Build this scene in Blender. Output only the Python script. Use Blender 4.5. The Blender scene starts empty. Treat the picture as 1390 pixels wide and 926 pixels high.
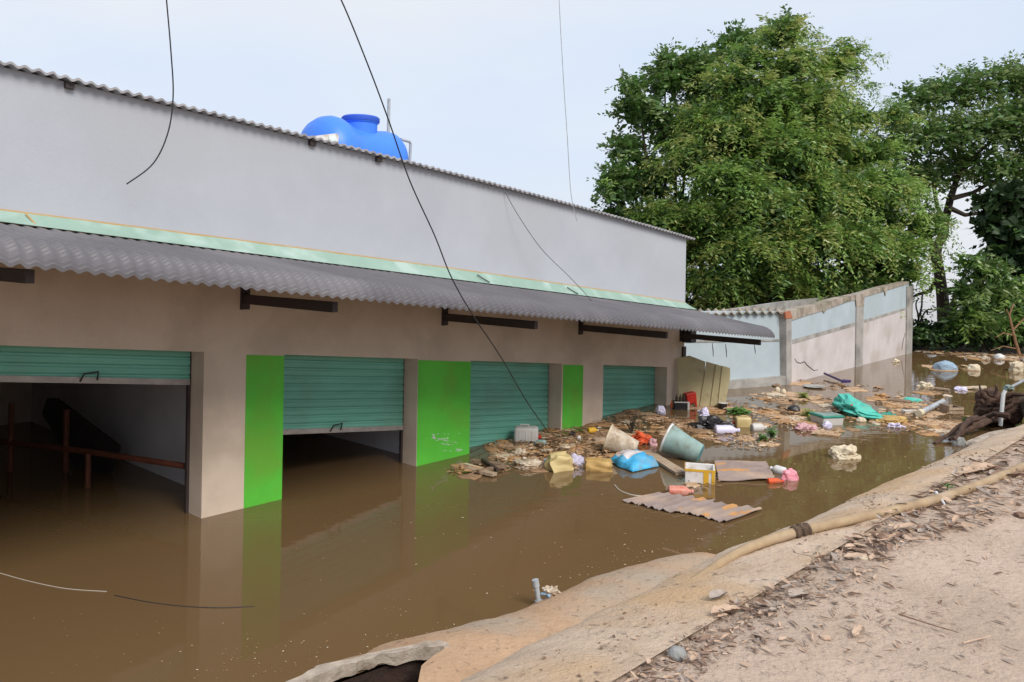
import bpy, bmesh, math, random
import numpy as np
from mathutils import Vector, Matrix, noise
random.seed(7); rng = np.random.default_rng(7)
R = math.radians
sc = bpy.context.scene
COL = sc.collection

# ------------------------------------------------------------------ camera model (level lens with a vertical shift)
F, YH, ROLL, H = 1100., 348., R(1.0), 3.7
UP = Vector((-math.sin(ROLL), 0, math.cos(ROLL))); RT = Vector((math.cos(ROLL), 0, math.sin(ROLL))); FW = Vector((0, 1, 0))
CAM = Vector((0, 0, H))
def ray(x, y): return FW + RT*((x-695)/F) + UP*((YH-y)/F)
def W(x, y, z=0.0):
    d = ray(x, y); return CAM + d*((z-H)/d.z)
def on_plane(x, y, p, n):
    d = ray(x, y); return CAM + d*((p-CAM).dot(n)/d.dot(n))
def vplane(P, Q, off=0.0):
    u = (Q-P); u.z = 0; u.normalize(); n = Vector((u.y, -u.x, 0)); p = P + n*off
    return lambda x, y: on_plane(x, y, p, n)
cam = bpy.data.cameras.new('camera'); camo = bpy.data.objects.new('camera', cam); COL.objects.link(camo)
cam.sensor_fit = 'HORIZONTAL'; cam.sensor_width = 36; cam.lens = 36*F/1390
cam.shift_y = -(463-YH)/1390; cam.clip_end = 5000; cam.clip_start = 0.05
M3 = Matrix((RT, UP, -FW)).transposed()
camo.matrix_world = Matrix.Translation(CAM) @ M3.to_4x4()
sc.camera = camo

# ------------------------------------------------------------------ materials
def mat(name, c1, c2=None, scale=3.0, rough=0.7, bump=0.0, bscale=None, spec=0.4, detail=6, stretch=None, metal=0.0,
        c3=None, s3=0.6, trans=0.0, lo=0.35, hi=0.65, speck=None, tex=None):
    m = bpy.data.materials.new(name); m.use_nodes = True; nt = m.node_tree; N = nt.nodes; L = nt.links
    b = N['Principled BSDF']; b.inputs['Roughness'].default_value = rough; b.inputs['Metallic'].default_value = metal
    b.inputs['Specular IOR Level'].default_value = spec
    b.inputs['Base Color'].default_value = (*c1, 1)
    tc = N.new('ShaderNodeTexCoord'); mp = N.new('ShaderNodeMapping'); L.new(tc.outputs['Object'], mp.inputs[0])
    if stretch: mp.inputs['Scale'].default_value = stretch
    if tex: mp.vector_type = 'TEXTURE'; mp.inputs['Rotation'].default_value = (0, 0, tex[0]); mp.inputs['Scale'].default_value = tex[1]
    if c2:
        n = N.new('ShaderNodeTexNoise'); n.inputs['Scale'].default_value = scale; n.inputs['Detail'].default_value = detail
        n.inputs['Roughness'].default_value = 0.62
        L.new(mp.outputs[0], n.inputs[0])
        mr = N.new('ShaderNodeMapRange'); mr.inputs[1].default_value = lo; mr.inputs[2].default_value = hi
        L.new(n.outputs[0], mr.inputs[0])
        mx = N.new('ShaderNodeMix'); mx.data_type = 'RGBA'; mx.inputs[6].default_value = (*c1, 1); mx.inputs[7].default_value = (*c2, 1)
        L.new(mr.outputs[0], mx.inputs[0]); out = mx.outputs[2]
        if c3:
            n3 = N.new('ShaderNodeTexNoise'); n3.inputs['Scale'].default_value = s3; n3.inputs['Detail'].default_value = 8
            L.new(mp.outputs[0] if tex else tc.outputs['Object'], n3.inputs[0])
            m3 = N.new('ShaderNodeMapRange'); m3.inputs[1].default_value = .5; m3.inputs[2].default_value = .68
            L.new(n3.outputs[0], m3.inputs[0])
            x3 = N.new('ShaderNodeMix'); x3.data_type = 'RGBA'; L.new(out, x3.inputs[6]); x3.inputs[7].default_value = (*c3, 1)
            L.new(m3.outputs[0], x3.inputs[0]); out = x3.outputs[2]
        if speck:
            n4 = N.new('ShaderNodeTexNoise'); n4.inputs['Scale'].default_value = 16; n4.inputs['Detail'].default_value = 6; n4.inputs['Roughness'].default_value = .75
            L.new(mp.outputs[0] if tex else tc.outputs['Object'], n4.inputs[0])
            m4 = N.new('ShaderNodeMapRange'); m4.inputs[1].default_value = .57; m4.inputs[2].default_value = .67; m4.inputs[4].default_value = .85
            L.new(n4.outputs[0], m4.inputs[0])
            x4 = N.new('ShaderNodeMix'); x4.data_type = 'RGBA'; L.new(out, x4.inputs[6]); x4.inputs[7].default_value = (*speck, 1)
            L.new(m4.outputs[0], x4.inputs[0]); out = x4.outputs[2]
        L.new(out, b.inputs['Base Color'])
    if bump:
        bn = N.new('ShaderNodeTexNoise'); bn.inputs['Scale'].default_value = bscale or scale*6; bn.inputs['Detail'].default_value = 10; bn.inputs['Roughness'].default_value = .65
        L.new(mp.outputs[0], bn.inputs[0])
        bp = N.new('ShaderNodeBump'); bp.inputs['Strength'].default_value = bump; bp.inputs['Distance'].default_value = 0.03
        L.new(bn.outputs[0], bp.inputs['Height']); L.new(bp.outputs[0], b.inputs['Normal'])
    if trans:
        t = N.new('ShaderNodeBsdfTranslucent'); ms = N.new('ShaderNodeMixShader'); ms.inputs[0].default_value = trans
        src = b.inputs['Base Color']
        if src.is_linked: L.new(src.links[0].from_socket, t.inputs[0])
        else: t.inputs[0].default_value = (*c1, 1)
        L.new(b.outputs[0], ms.inputs[1]); L.new(t.outputs[0], ms.inputs[2])
        L.new(ms.outputs[0], N['Material Output'].inputs[0])
    return m

M = {}
M['upper'] = mat('pale_grey_paint', (.42, .435, .475), (.38, .395, .435), .7, .8, .12, 30, c3=(.395, .405, .43), s3=.35)
M['render'] = mat('tan_cement_render', (.66, .54, .435), (.60, .485, .385), 1.6, .9, .25, 40, c3=(.52, .42, .33), s3=.8)
M['green'] = mat('bright_green_paint', (.11, .56, .05), (.09, .47, .04), 1.2, .65, .1, 30, c3=(.14, .42, .04), s3=1.4)
M['scuff'] = mat('chalk_scuff', (.6, .7, .58), (.4, .6, .38), 30, .9)
M['shutter'] = mat('teal_shutter_metal', (.17, .46, .36), (.14, .40, .31), 2, .5, .05, 60, stretch=(.4, .4, 3), c3=(.15, .36, .28), s3=1.1)
M['alu'] = mat('pale_aluminium', (.42, .38, .35), (.3, .27, .25), 6, .5, metal=.3)
M['flash'] = mat('mint_flashing', (.27, .39, .325), (.235, .345, .285), 1.2, .6, c3=(.36, .47, .42), s3=2)
M['ochre'] = mat('ochre_sealant', (.45, .27, .10), (.5, .33, .16), 5, .8)
M['canopy'] = mat('grey_corrugated_sheet', (.135, .127, .137), (.105, .098, .107), 1.2, .5, .05, 50, stretch=(1, 1, 1), c3=(.17, .16, .17), s3=.5)
M['roof'] = mat('light_grey_roof_sheet', (.36, .35, .36), (.24, .23, .24), 4, .6)
M['darksteel'] = mat('dark_brown_steel', (.05, .035, .033), (.035, .025, .024), 5, .6)
M['inner'] = mat('dusty_white_plaster', (.68, .66, .68), (.58, .57, .58), 1, .9)
M['tank'] = mat('blue_plastic', (.05, .20, .78), (.055, .22, .80), 1, .42)
M['tankrim'] = mat('darker_blue_plastic', (.03, .10, .52), None)
M['pvc'] = mat('grey_pvc', (.42, .45, .48), (.3, .32, .34), 9, .5)
M['pvcw'] = mat('white_pvc', (.72, .74, .75), (.6, .6, .58), 9, .5)
M['label'] = mat('white_label', (.75, .8, .78), (.5, .65, .62), 14, .6)
M['bluewall'] = mat('pale_blue_limewash', (.42, .485, .525), (.37, .435, .475), 1.4, .85, .2, 30, c3=(.36, .42, .44), s3=.9)
M['pinkwall'] = mat('pinkish_white_plaster', (.58, .535, .525), (.51, .46, .45), 1.3, .85, .3, 20, c3=(.44, .39, .36), s3=.7)
M['greyconc'] = mat('weathered_grey_concrete', (.40, .38, .355), (.28, .265, .245), 2.5, .9, .5, 14, c3=(.2, .19, .175), s3=1.5)
M['topconc'] = mat('broken_wall_top', (.42, .36, .30), (.24, .20, .16), 3, .95, .6, 10, c3=(.12, .12, .07), s3=1.2)
M['brick'] = mat('orange_brick', (.45, .16, .08), (.32, .12, .07), 8, .9, .4)
M['crack'] = mat('dark_crack', (.035, .03, .028))  # one near-black tone for the thin wall cracks
M['beige'] = mat('beige_board', (.50, .43, .24), (.43, .36, .2), 2, .7, c3=(.27, .21, .11), s3=1.6)
M['dirt'] = mat('pale_dirt', (.54, .41, .32), (.44, .33, .25), 1.8, .95, .9, 26, detail=14, c3=(.47, .37, .30), s3=.6, speck=(.16, .11, .085))
M['bank'] = mat('muddy_concrete', (.68, .525, .395), (.55, .40, .28), 4.5, .92, .9, 45, detail=14, c3=(.60, .40, .23), s3=1.6, speck=(.17, .12, .09), tex=(R(45.6), (1.0, 1.5, 1.5)))
M['apron'] = mat('ochre_mud_slab', (.53, .35, .22), (.45, .28, .17), 2.6, .95, .9, 22, detail=14, c3=(.42, .34, .26), s3=.9, speck=(.17, .11, .07), tex=(R(45.6), (1.0, 1.8, 1.8)))
M['slab'] = mat('broken_slab_concrete', (.46, .39, .32), (.31, .25, .20), 5, .95, .9, 14, c3=(.2, .15, .11), s3=3)
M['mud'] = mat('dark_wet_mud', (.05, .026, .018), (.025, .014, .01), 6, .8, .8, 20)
M['bankfar'] = mat('shore_soil', (.10, .075, .045), (.06, .06, .03), 1.2, .95, .6)
M['hose'] = mat('dusty_hose', (.40, .29, .175), (.30, .205, .12), 7, .75, .3, 60, c3=(.42, .33, .24), s3=2)
M['rust'] = mat('rusty_coupling', (.16, .105, .065), (.08, .05, .035), 18, .85, .8, 60)
M['wire'] = mat('black_wire', (.02, .02, .022), rough=.5)
M['rope'] = mat('pale_string', (.5, .45, .38), rough=.9)
M['stone'] = mat('grey_pebble', (.33, .33, .32), (.22, .22, .21), 12, .8, .5, 40)
M['white'] = mat('white_plastic', (.70, .69, .69), (.60, .57, .54), 6, .5, c3=(.45, .36, .26), s3=6)
M['dirtywhite'] = mat('dirty_white', (.62, .54, .44), (.36, .26, .17), 7, .8, .5, 20, c3=(.28, .18, .11), s3=5)
M['cream'] = mat('cream_foam', (.68, .6, .46), (.52, .42, .28), 5, .85, .5, 18)
M['lav'] = mat('lavender_white_plastic', (.66, .63, .80), (.58, .55, .72), 4, .45)
M['greyw'] = mat('cloudy_jerrycan_plastic', (.58, .56, .54), (.48, .46, .42), 4, .5)
M['red'] = mat('red_plastic', (.62, .03, .02), (.45, .03, .02), 5, .45)
M['orange'] = mat('orange_red_bag', (.70, .11, .03), (.5, .07, .02), 8, .6, .6, 12, c3=(.35, .12, .06), s3=6)
M['redclear'] = mat('faded_red_plastic', (.52, .12, .07), (.60, .30, .24), 8, .4)
M['yellow'] = mat('yellow_plastic', (.72, .42, .03), (.6, .34, .03), 6, .5)
M['tan'] = mat('tan_box', (.55, .36, .13), (.42, .26, .09), 9, .6, .4, 20)
M['jug'] = mat('yellowed_jug', (.60, .48, .24), (.5, .38, .17), 5, .5)
M['bluebag'] = mat('sky_blue_sack', (.05, .36, .66), (.08, .44, .72), 7, .55, .9, 11, c3=(.16, .32, .44), s3=4)
M['sackprint'] = mat('white_sack_print', (.66, .62, .62), (.45, .25, .24), 22, .6, lo=.56, hi=.62)
M['teal'] = mat('turquoise_tarpaulin', (.07, .44, .35), (.10, .53, .43), 6, .6, .9, 9, c3=(.13, .33, .25), s3=3)
M['tealdark'] = mat('dark_green_plastic', (.02, .20, .15), (.03, .26, .19), 6, .5)
M['bucket'] = mat('grimy_pale_teal_plastic', (.27, .38, .355), (.17, .24, .215), 3, .6, .3, 20, c3=(.16, .13, .09), s3=3.4)
M['bucketbase'] = mat('teal_bucket_base', (.10, .30, .33), (.12, .25, .26), 5, .6)
M['black'] = mat('black_plastic', (.016, .015, .017), (.03, .027, .03), 6, .35, .5, 8)
M['purple'] = mat('dark_purple_plastic', (.05, .03, .12), rough=.5)
M['pink'] = mat('pink_plastic', (.80, .26, .33), (.72, .34, .40), 7, .5)
M['pinkfab'] = mat('faded_pink_cloth', (.60, .36, .38), (.50, .28, .30), 8, .8, .5)
M['board'] = mat('pale_wet_board', (.48, .37, .27), (.33, .23, .15), 4, .8, .4, 30, stretch=(1, 6, 1))
M['wood'] = mat('weathered_driftwood', (.30, .21, .14), (.18, .12, .08), 5, .85, .5, 30)
M['woodred'] = mat('red_brown_timber', (.17, .055, .03), (.11, .035, .02), 6, .6)
M['boarddark'] = mat('dark_plywood', (.035, .026, .024), (.025, .02, .018), 3, .8)
M['sheet'] = mat('brown_fibre_sheet', (.30, .235, .21), (.22, .165, .145), 3, .85, .4, 25, c3=(.40, .29, .22), s3=1.4)
M['sheetrust'] = mat('ochre_stain', (.5, .25, .09), (.36, .2, .1), 8, .9)
M['bark'] = mat('brown_bark', (.085, .06, .045), (.045, .032, .025), 5, .95, .9, 14, stretch=(3, 3, .8))
M['stump'] = mat('wet_stump_bark', (.11, .06, .04), (.04, .024, .018), 4, .9, 1.0, 8)
M['leafA'] = mat('fresh_green_leaf', (.29, .43, .09), (.21, .36, .075), .6, .42, spec=.75, trans=.42)
M['leafB'] = mat('yellow_green_leaf', (.41, .42, .13), (.30, .39, .09), .6, .42, spec=.75, trans=.42)
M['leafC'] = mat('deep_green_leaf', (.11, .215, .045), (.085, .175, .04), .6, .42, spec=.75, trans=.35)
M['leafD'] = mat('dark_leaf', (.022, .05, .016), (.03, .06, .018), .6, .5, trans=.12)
M['leafE'] = mat('olive_leaf', (.21, .28, .085), (.16, .235, .07), .6, .42, spec=.75, trans=.25)
M['weed'] = mat('water_weed', (.07, .17, .03), (.12, .22, .05), 8, .6)
M['scumA'] = mat('tan_scum', (.55, .38, .24), (.42, .27, .16), 9, .95, .5, 40)
M['scumB'] = mat('orange_scum', (.50, .29, .13), (.36, .2, .1), 9, .95, .5, 40)
M['scumC'] = mat('brown_reed_bits', (.34, .21, .12), (.2, .125, .07), 9, .95)
M['scumD'] = mat('pale_flakes', (.62, .52, .4), (.5, .4, .28), 9, .9)
M['bluegrey'] = mat('blue_grey_cloth', (.22, .33, .45), (.30, .38, .45), 8, .8)
M['litA'] = mat('dry_leaf_tan', (.52, .38, .28), (.38, .26, .18), 20, .9)
M['litB'] = mat('dry_leaf_brown', (.15, .09, .06), (.26, .165, .12), 20, .9)
M['litC'] = mat('dry_leaf_grey', (.40, .33, .28), (.28, .22, .18), 20, .9)

def water_mat():
    m = bpy.data.materials.new('muddy_water'); m.use_nodes = True; nt = m.node_tree; N = nt.nodes; L = nt.links
    b = N['Principled BSDF']; b.inputs['Roughness'].default_value = 0.03; b.inputs['IOR'].default_value = 1.33
    b.inputs['Specular IOR Level'].default_value = 1.0
    tc = N.new('ShaderNodeTexCoord')
    n = N.new('ShaderNodeTexNoise'); n.inputs['Scale'].default_value = .22; n.inputs['Detail'].default_value = 5
    L.new(tc.outputs['Object'], n.inputs[0])
    mx = N.new('ShaderNodeMix'); mx.data_type = 'RGBA'; mx.inputs[6].default_value = (.155, .088, .042, 1); mx.inputs[7].default_value = (.132, .086, .038, 1)
    L.new(n.outputs[0], mx.inputs[0]); L.new(mx.outputs[2], b.inputs['Base Color'])
    # ripples: calm near the building, a little livelier in the open
    n1 = N.new('ShaderNodeTexNoise'); n1.inputs['Scale'].default_value = 2.2; n1.inputs['Detail'].default_value = 3
    mp = N.new('ShaderNodeMapping'); mp.inputs['Scale'].default_value = (1, 1.6, 1); L.new(tc.outputs['Object'], mp.inputs[0]); L.new(mp.outputs[0], n1.inputs[0])
    n2 = N.new('ShaderNodeTexNoise'); n2.inputs['Scale'].default_value = .12; L.new(tc.outputs['Object'], n2.inputs[0])
    mr = N.new('ShaderNodeMapRange'); mr.inputs[1].default_value = .42; mr.inputs[2].default_value = .62; mr.inputs[3].default_value = .015; mr.inputs[4].default_value = .10
    L.new(n2.outputs[0], mr.inputs[0])
    bp = N.new('ShaderNodeBump'); bp.inputs['Distance'].default_value = .06; L.new(mr.outputs[0], bp.inputs['Strength'])
    L.new(n1.outputs[0], bp.inputs['Height']); L.new(bp.outputs[0], b.inputs['Normal'])
    return m
M['water'] = water_mat()

# ------------------------------------------------------------------ mesh builder
class MB:
    def __init__(s): s.v = []; s.f = []; s.m = []
    def add(s, vs, fs, mi=0, T=None):
        o = len(s.v)
        s.v += [tuple(T @ Vector(v)) if T else tuple(v) for v in vs]
        s.f += [tuple(i+o for i in f) for f in fs]; s.m += [mi]*len(fs); return s
    def hexa(s, p, mi=0):   # p: 8 points, bottom ring then top ring
        return s.add(p, [(0,3,2,1),(4,5,6,7),(0,1,5,4),(1,2,6,5),(2,3,7,6),(3,0,4,7)], mi)
    def box(s, c, d, mi=0, T=None):
        x, y, z = d[0]/2, d[1]/2, d[2]/2
        vs = [(c[0]+i*x, c[1]+j*y, c[2]+k*z) for k in (-1, 1) for i, j in ((-1,-1),(1,-1),(1,1),(-1,1))]
        return s.add(vs, [(0,3,2,1),(4,5,6,7),(0,1,5,4),(1,2,6,5),(2,3,7,6),(3,0,4,7)], mi, T)
    def rbox(s, c, d, r, mi=0, T=None, seg=3, taper=1.0):
        bm = bmesh.new(); bmesh.ops.create_cube(bm, size=1)
        for v in bm.verts:
            k = taper if v.co.z > 0 else 1
            v.co = Vector((v.co.x*d[0]*k, v.co.y*d[1]*k, v.co.z*d[2]))
        bmesh.ops.bevel(bm, geom=list(bm.edges)+list(bm.verts), offset=r, segments=seg, profile=.5, affect='EDGES')
        bm.verts.index_update()
        s.add([v.co+Vector(c) for v in bm.verts], [tuple(v.index for v in f.verts) for f in bm.faces], mi, T); bm.free(); return s
    def tube(s, pts, rad, n=8, mi=0, T=None, cap=True):
        pts = [Vector(p) for p in pts]; k = len(pts)
        if not hasattr(rad, '__len__'): rad = [rad]*k
        vs = []; prev = None
        for i, p in enumerate(pts):
            t = (pts[min(i+1, k-1)]-pts[max(i-1, 0)]).normalized()
            if prev is None: a = t.orthogonal().normalized()
            else: a = (prev - t*prev.dot(t)).normalized()
            prev = a; b = t.cross(a)
            vs += [p + (a*math.cos(2*math.pi*j/n)+b*math.sin(2*math.pi*j/n))*rad[i] for j in range(n)]
        fs = [(i*n+j, i*n+(j+1) % n, (i+1)*n+(j+1) % n, (i+1)*n+j) for i in range(k-1) for j in range(n)]
        if cap: fs += [tuple(range(n))[::-1], tuple((k-1)*n+j for j in range(n))]
        return s.add(vs, fs, mi, T)
    def lathe(s, prof, n=24, mi=0, T=None):   # prof: (r, z) list about local z
        vs = [(r*math.cos(2*math.pi*j/n), r*math.sin(2*math.pi*j/n), z) for r, z in prof for j in range(n)]
        fs = [(i*n+j, i*n+(j+1) % n, (i+1)*n+(j+1) % n, (i+1)*n+j) for i in range(len(prof)-1) for j in range(n)]
        if prof[0][0] > 1e-4: fs.append(tuple(range(n))[::-1])
        if prof[-1][0] > 1e-4: fs.append(tuple((len(prof)-1)*n+j for j in range(n)))
        return s.add(vs, fs, mi, T)
    def prism(s, poly, d, mi=0, T=None):      # polygon of points, extruded by vector d
        n = len(poly); d = Vector(d); poly = [Vector(p) for p in poly]
        return s.add(poly+[p+d for p in poly], [tuple(range(n))[::-1], tuple(range(n, 2*n))]+[(i, (i+1) % n, n+(i+1) % n, n+i) for i in range(n)], mi, T)
    def build(s, name, mats, parent=None, smooth=False, local=False, origin=None):
        me = bpy.data.meshes.new(name)
        off = Vector((0, 0, 0))
        if parent and not local: off = parent.location
        if origin is not None: off = Vector(origin)
        me.from_pydata([tuple(Vector(v)-off) for v in s.v], [], s.f)
        for m in (mats if isinstance(mats, (list, tuple)) else [mats]): me.materials.append(M[m])
        me.polygons.foreach_set('material_index', s.m)
        if smooth: me.polygons.foreach_set('use_smooth', [True]*len(s.f))
        me.update()
        bm = bmesh.new(); bm.from_mesh(me); bmesh.ops.recalc_face_normals(bm, faces=bm.faces); bm.to_mesh(me); bm.free()
        if smooth:
            try: me.set_sharp_from_angle(angle=R(38))
            except Exception: pass
        o = bpy.data.objects.new(name, me); COL.objects.link(o)
        if parent: o.parent = parent
        elif origin is not None: o.location = off
        return o
def tag(o, label=None, cat=None, group=None, kind=None):
    if label: o['label'] = label
    if cat: o['category'] = cat
    if group: o['group'] = group
    if kind: o['kind'] = kind
    return o
def empty(name, loc, label, cat, group=None, yaw=0):
    o = bpy.data.objects.new(name, None); COL.objects.link(o); o.location = loc; o.rotation_euler = (0, 0, yaw)
    o.empty_display_size = .1
    return tag(o, label, cat, group)
def nz(p, s=1.0, seed=0): return noise.noise(Vector(p)*s + Vector((seed*7.3, seed*3.1, seed)))
def lerp(a, b, t): return a+(b-a)*t
def interp(x, xs, ys): return float(np.interp(x, xs, ys))
def TR(loc=(0,0,0), rx=0, ry=0, rz=0, sc_=(1,1,1)):
    from mathutils import Euler
    return Matrix.LocRotScale(Vector(loc), Euler((rx, ry, rz)), Vector(sc_))

# ------------------------------------------------------------------ world, sun
SUN_EL, SUN_AZ = R(45), R(146)     # azimuth clockwise from +Y : behind the camera, to the right
w = bpy.data.worlds.new('World'); sc.world = w; w.use_nodes = True
N = w.node_tree.nodes; L = w.node_tree.links; bg = N['Background']; bg.inputs[1].default_value = .1
sky = N.new('ShaderNodeTexSky'); sky.sky_type = 'NISHITA'; sky.sun_disc = False; sky.sun_elevation = SUN_EL; sky.sun_rotation = SUN_AZ
sky.air_density = 1.2; sky.dust_density = 2.5
tc = N.new('ShaderNodeTexCoord'); mp = N.new('ShaderNodeMapping'); mp.inputs['Scale'].default_value = (1.0, 1.0, 3.2); mp.inputs['Location'].default_value = (.3, .7, .15)
L.new(tc.outputs['Generated'], mp.inputs[0])
n = N.new('ShaderNodeTexNoise'); n.inputs['Scale'].default_value = 1.5; n.inputs['Detail'].default_value = 5; n.inputs['Roughness'].default_value = .45
L.new(mp.outputs[0], n.inputs[0])
mr = N.new('ShaderNodeMapRange'); mr.inputs[1].default_value = .36; mr.inputs[2].default_value = .66; mr.inputs[3].default_value = 0; mr.inputs[4].default_value = 1
L.new(n.outputs[0], mr.inputs[0])
cl = N.new('ShaderNodeMix'); cl.data_type = 'RGBA'; cl.inputs[6].default_value = (7.4, 8.55, 10.4, 1); cl.inputs[7].default_value = (9.0, 9.3, 9.9, 1)
L.new(mr.outputs[0], cl.inputs[0])
mx = N.new('ShaderNodeMix'); mx.data_type = 'RGBA'; mx.inputs[0].default_value = .88
L.new(sky.outputs[0], mx.inputs[6]); L.new(cl.outputs[2], mx.inputs[7]); L.new(mx.outputs[2], bg.inputs[0])
sl = bpy.data.lights.new('sun', 'SUN'); sl.energy = 3.3; sl.angle = R(28); sl.color = (1, .95, .87)
so = bpy.data.objects.new('sun', sl); COL.objects.link(so)
sd = Vector((math.sin(SUN_AZ)*math.cos(SUN_EL), math.cos(SUN_AZ)*math.cos(SUN_EL), math.sin(SUN_EL)))
so.rotation_euler = sd.to_track_quat('Z', 'Y').to_euler()
vs_ = sc.view_settings; vs_.view_transform = 'Standard'; vs_.look = 'None'; vs_.exposure = 0.0; vs_.gamma = 1; vs_.use_curve_mapping = False
sc.cycles.max_bounces = 6; sc.cycles.transparent_max_bounces = 4

# ------------------------------------------------------------------ water
mb = MB(); S = 2500
mb.add([(-S,-S,0),(S,-S,0),(S,S,0),(-S,S,0)], [(0,1,2,3)])
tag(mb.build('flood_water', 'water'), kind='structure')

# ------------------------------------------------------------------ embankment road (frame: v along the edge, w towards the water)
ZR = 2.1
E0 = W(860, 920, ZR); E1 = W(1190, 720, ZR); EV = (E1-E0).normalized(); EW = Vector((-EV.y, EV.x, 0))
def B(v, w_, z): p = E0 + EV*v + EW*w_; return Vector((p.x, p.y, z))
def vw(p): d = p-E0; return d.dot(EV), d.dot(EW)
def wwat(v): return .07*nz((v*1.6, 3, 0))+.035*nz((v*5, 9, 0))+interp(v, [-6, 1, 1.6, 2.3, 3, 4, 4.8, 5.5, 6.4, 8.1, 10.6, 12, 14.5, 16.4, 18.4, 22, 60],
                           [4.7, 4.45, 4.46, 4.33, 4.08, 4.02, 4.03, 3.84, 3.5, 3.24, 3.19, 3.12, 3.02, 2.98, 2.7, 2.9, 2.9])
V0 = (CAM-E0).dot(EV); D0 = -(CAM-E0).dot(EW); HK = 1.83
def wkerb(v):      # outer edge of the kerb top, a bit over half a metre from the dirt
    vv = V0+(v-V0)*H/HK
    wb = min(wwat(vv), 3.40)
    return HK*(wb+D0)/H - D0 + .022*nz((v*2.2, 5, 0)) + .010*nz((v*8, 6, 0)) + .005*nz((v*22, 7, 0))
def zbank(v, w_):
    wk = wkerb(v); zk = H-HK; ww = wwat(v)
    fine = .010*nz((v*2, w_*2, 1)) + .008*nz((v*6, w_*6, 2)) + .004*nz((v*17, w_*17, 4)) + .003*abs(nz((v*38, w_*38, 3)))
    edge = min(1, max(0, w_)/.08)
    if w_ <= wk:
        t = max(0, w_)/wk
        return ZR+.035 - (ZR+.035-zk)*(.55*t+.45*t**3) + fine*edge
    zf = .33 if ww > 3.75 else lerp(-.35, .33, max(0, (ww-3.35)/.4)) 
    t = (w_-wk)/.3
    if t < 1: return lerp(zk, zf, min(1, t*1.0)) + fine
    sag = .03*nz((v*.6, w_*.8, 3)) + .016*nz((v*2.4, w_*1.6, 1)) + .007*nz((v*9, w_*6, 2))
    if zf <= .02: return zf
    t = max(0, (w_-2.95)/(ww-2.95)); z = zf*(1-t**2.2) if t < 1 else -(t-1)*1.2
    return z + sag*min(1, zf/.33)
# dirt road sheet
mb = MB(); vsx = list(np.arange(-8, 9, .09))+list(np.arange(9, 24, .3))+list(np.arange(24, 90, 3)); wsx = list(-np.arange(0, 5, .09))+list(-np.arange(5, 9, .5))+[-14, -30, -80]
def zroad(v, w_): return ZR + .03*nz((v*.7, w_*.7, 5)) + .012*nz((v*4, w_*4, 6)) + .006*nz((v*14, w_*14, 8)) + (.02*max(0, 1-abs(w_+.25)/.35))
nv = len(vsx); nw = len(wsx)
mb.v = [tuple(B(v, w_+.04, zroad(v, w_) if w_ > -12 else ZR)) for v in vsx for w_ in wsx]
mb.f = [(i*nw+j, (i+1)*nw+j, (i+1)*nw+j+1, i*nw+j+1) for i in range(nv-1) for j in range(nw-1)]; mb.m = [0]*len(mb.f)
road = tag(mb.build('dirt_road', 'dirt', smooth=True), kind='structure')
# concrete bank with a low muddy apron, a hole broken in it
hole = [vw(W(x, y, .3)) for x, y in [(380, 945), (440, 918), (520, 893), (600, 874), (612, 878), (590, 893), (572, 908), (568, 930), (560, 960), (380, 960)]]
def inside(pt, poly):
    x, y = pt; c = False
    for i in range(len(poly)):
        x1, y1 = poly[i]; x2, y2 = poly[i-1]
        if (y1 > y) != (y2 > y) and x < (x2-x1)*(y-y1)/(y2-y1)+x1: c = not c
    return c
mb = MB(); vsx = list(np.arange(-8, -1.2, .15))+list(np.arange(-1.2, 6, .03))+list(np.arange(6, 14, .06))+list(np.arange(14, 26, .2))+list(np.arange(26, 90, 3))
nv = len(vsx); KA, KB, KC = 26, 6, 60; K = KA+KB+KC
def roww(v):
    wk = wkerb(v); we = max(wwat(v)+.45, 3.0)
    return [wk*i/KA for i in range(KA)]+[wk+.0001+.3*i/KB for i in range(KB)]+[wk+.301+(we-wk-.301)*i/KC for i in range(KC+1)]
ROW = [roww(v) for v in vsx]
for v, rw in zip(vsx, ROW):
    for w_ in rw: mb.v.append(tuple(B(v, w_, zbank(v, w_))))
for i in range(nv-1):
    for j in range(K):
        v = (vsx[i]+vsx[i+1])/2; w_ = (ROW[i][j]+ROW[i][j+1])/2
        if inside((v, w_), hole): continue
        mb.f.append((i*(K+1)+j, i*(K+1)+j+1, (i+1)*(K+1)+j+1, (i+1)*(K+1)+j))
        mb.m.append(1 if j >= KA+KB else 0)
hv = [Vector((a_, b_)) for a_, b_ in hole]
for i, v in enumerate(vsx):
    if v > 3.2: break
    for j in range(K+1):
        w_ = ROW[i][j]; q = Vector((v, w_)); best = None
        if not (3.0 < w_ < 4.4): continue
        for a_ in range(len(hv)):
            A_, B_ = hv[a_-1], hv[a_]; d_ = B_-A_; t_ = max(0, min(1, (q-A_).dot(d_)/max(1e-9, d_.length_squared))); c_ = A_+d_*t_; e_ = (c_-q).length
            if best is None or e_ < best[0]: best = (e_, c_)
        if best[0] < .042: mb.v[i*(K+1)+j] = tuple(B(best[1].x, best[1].y, zbank(best[1].x, best[1].y)))
bank = tag(mb.build('concrete_bank', ['bank', 'apron'], smooth=True), kind='structure')
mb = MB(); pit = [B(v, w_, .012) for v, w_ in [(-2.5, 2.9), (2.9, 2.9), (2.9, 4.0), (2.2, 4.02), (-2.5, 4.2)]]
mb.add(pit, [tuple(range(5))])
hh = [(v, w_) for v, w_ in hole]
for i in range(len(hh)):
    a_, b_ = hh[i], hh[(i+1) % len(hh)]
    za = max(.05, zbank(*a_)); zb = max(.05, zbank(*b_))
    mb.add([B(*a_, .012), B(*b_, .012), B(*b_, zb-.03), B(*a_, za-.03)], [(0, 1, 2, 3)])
tag(mb.build('mud_cavity', 'mud'), kind='structure')
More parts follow.
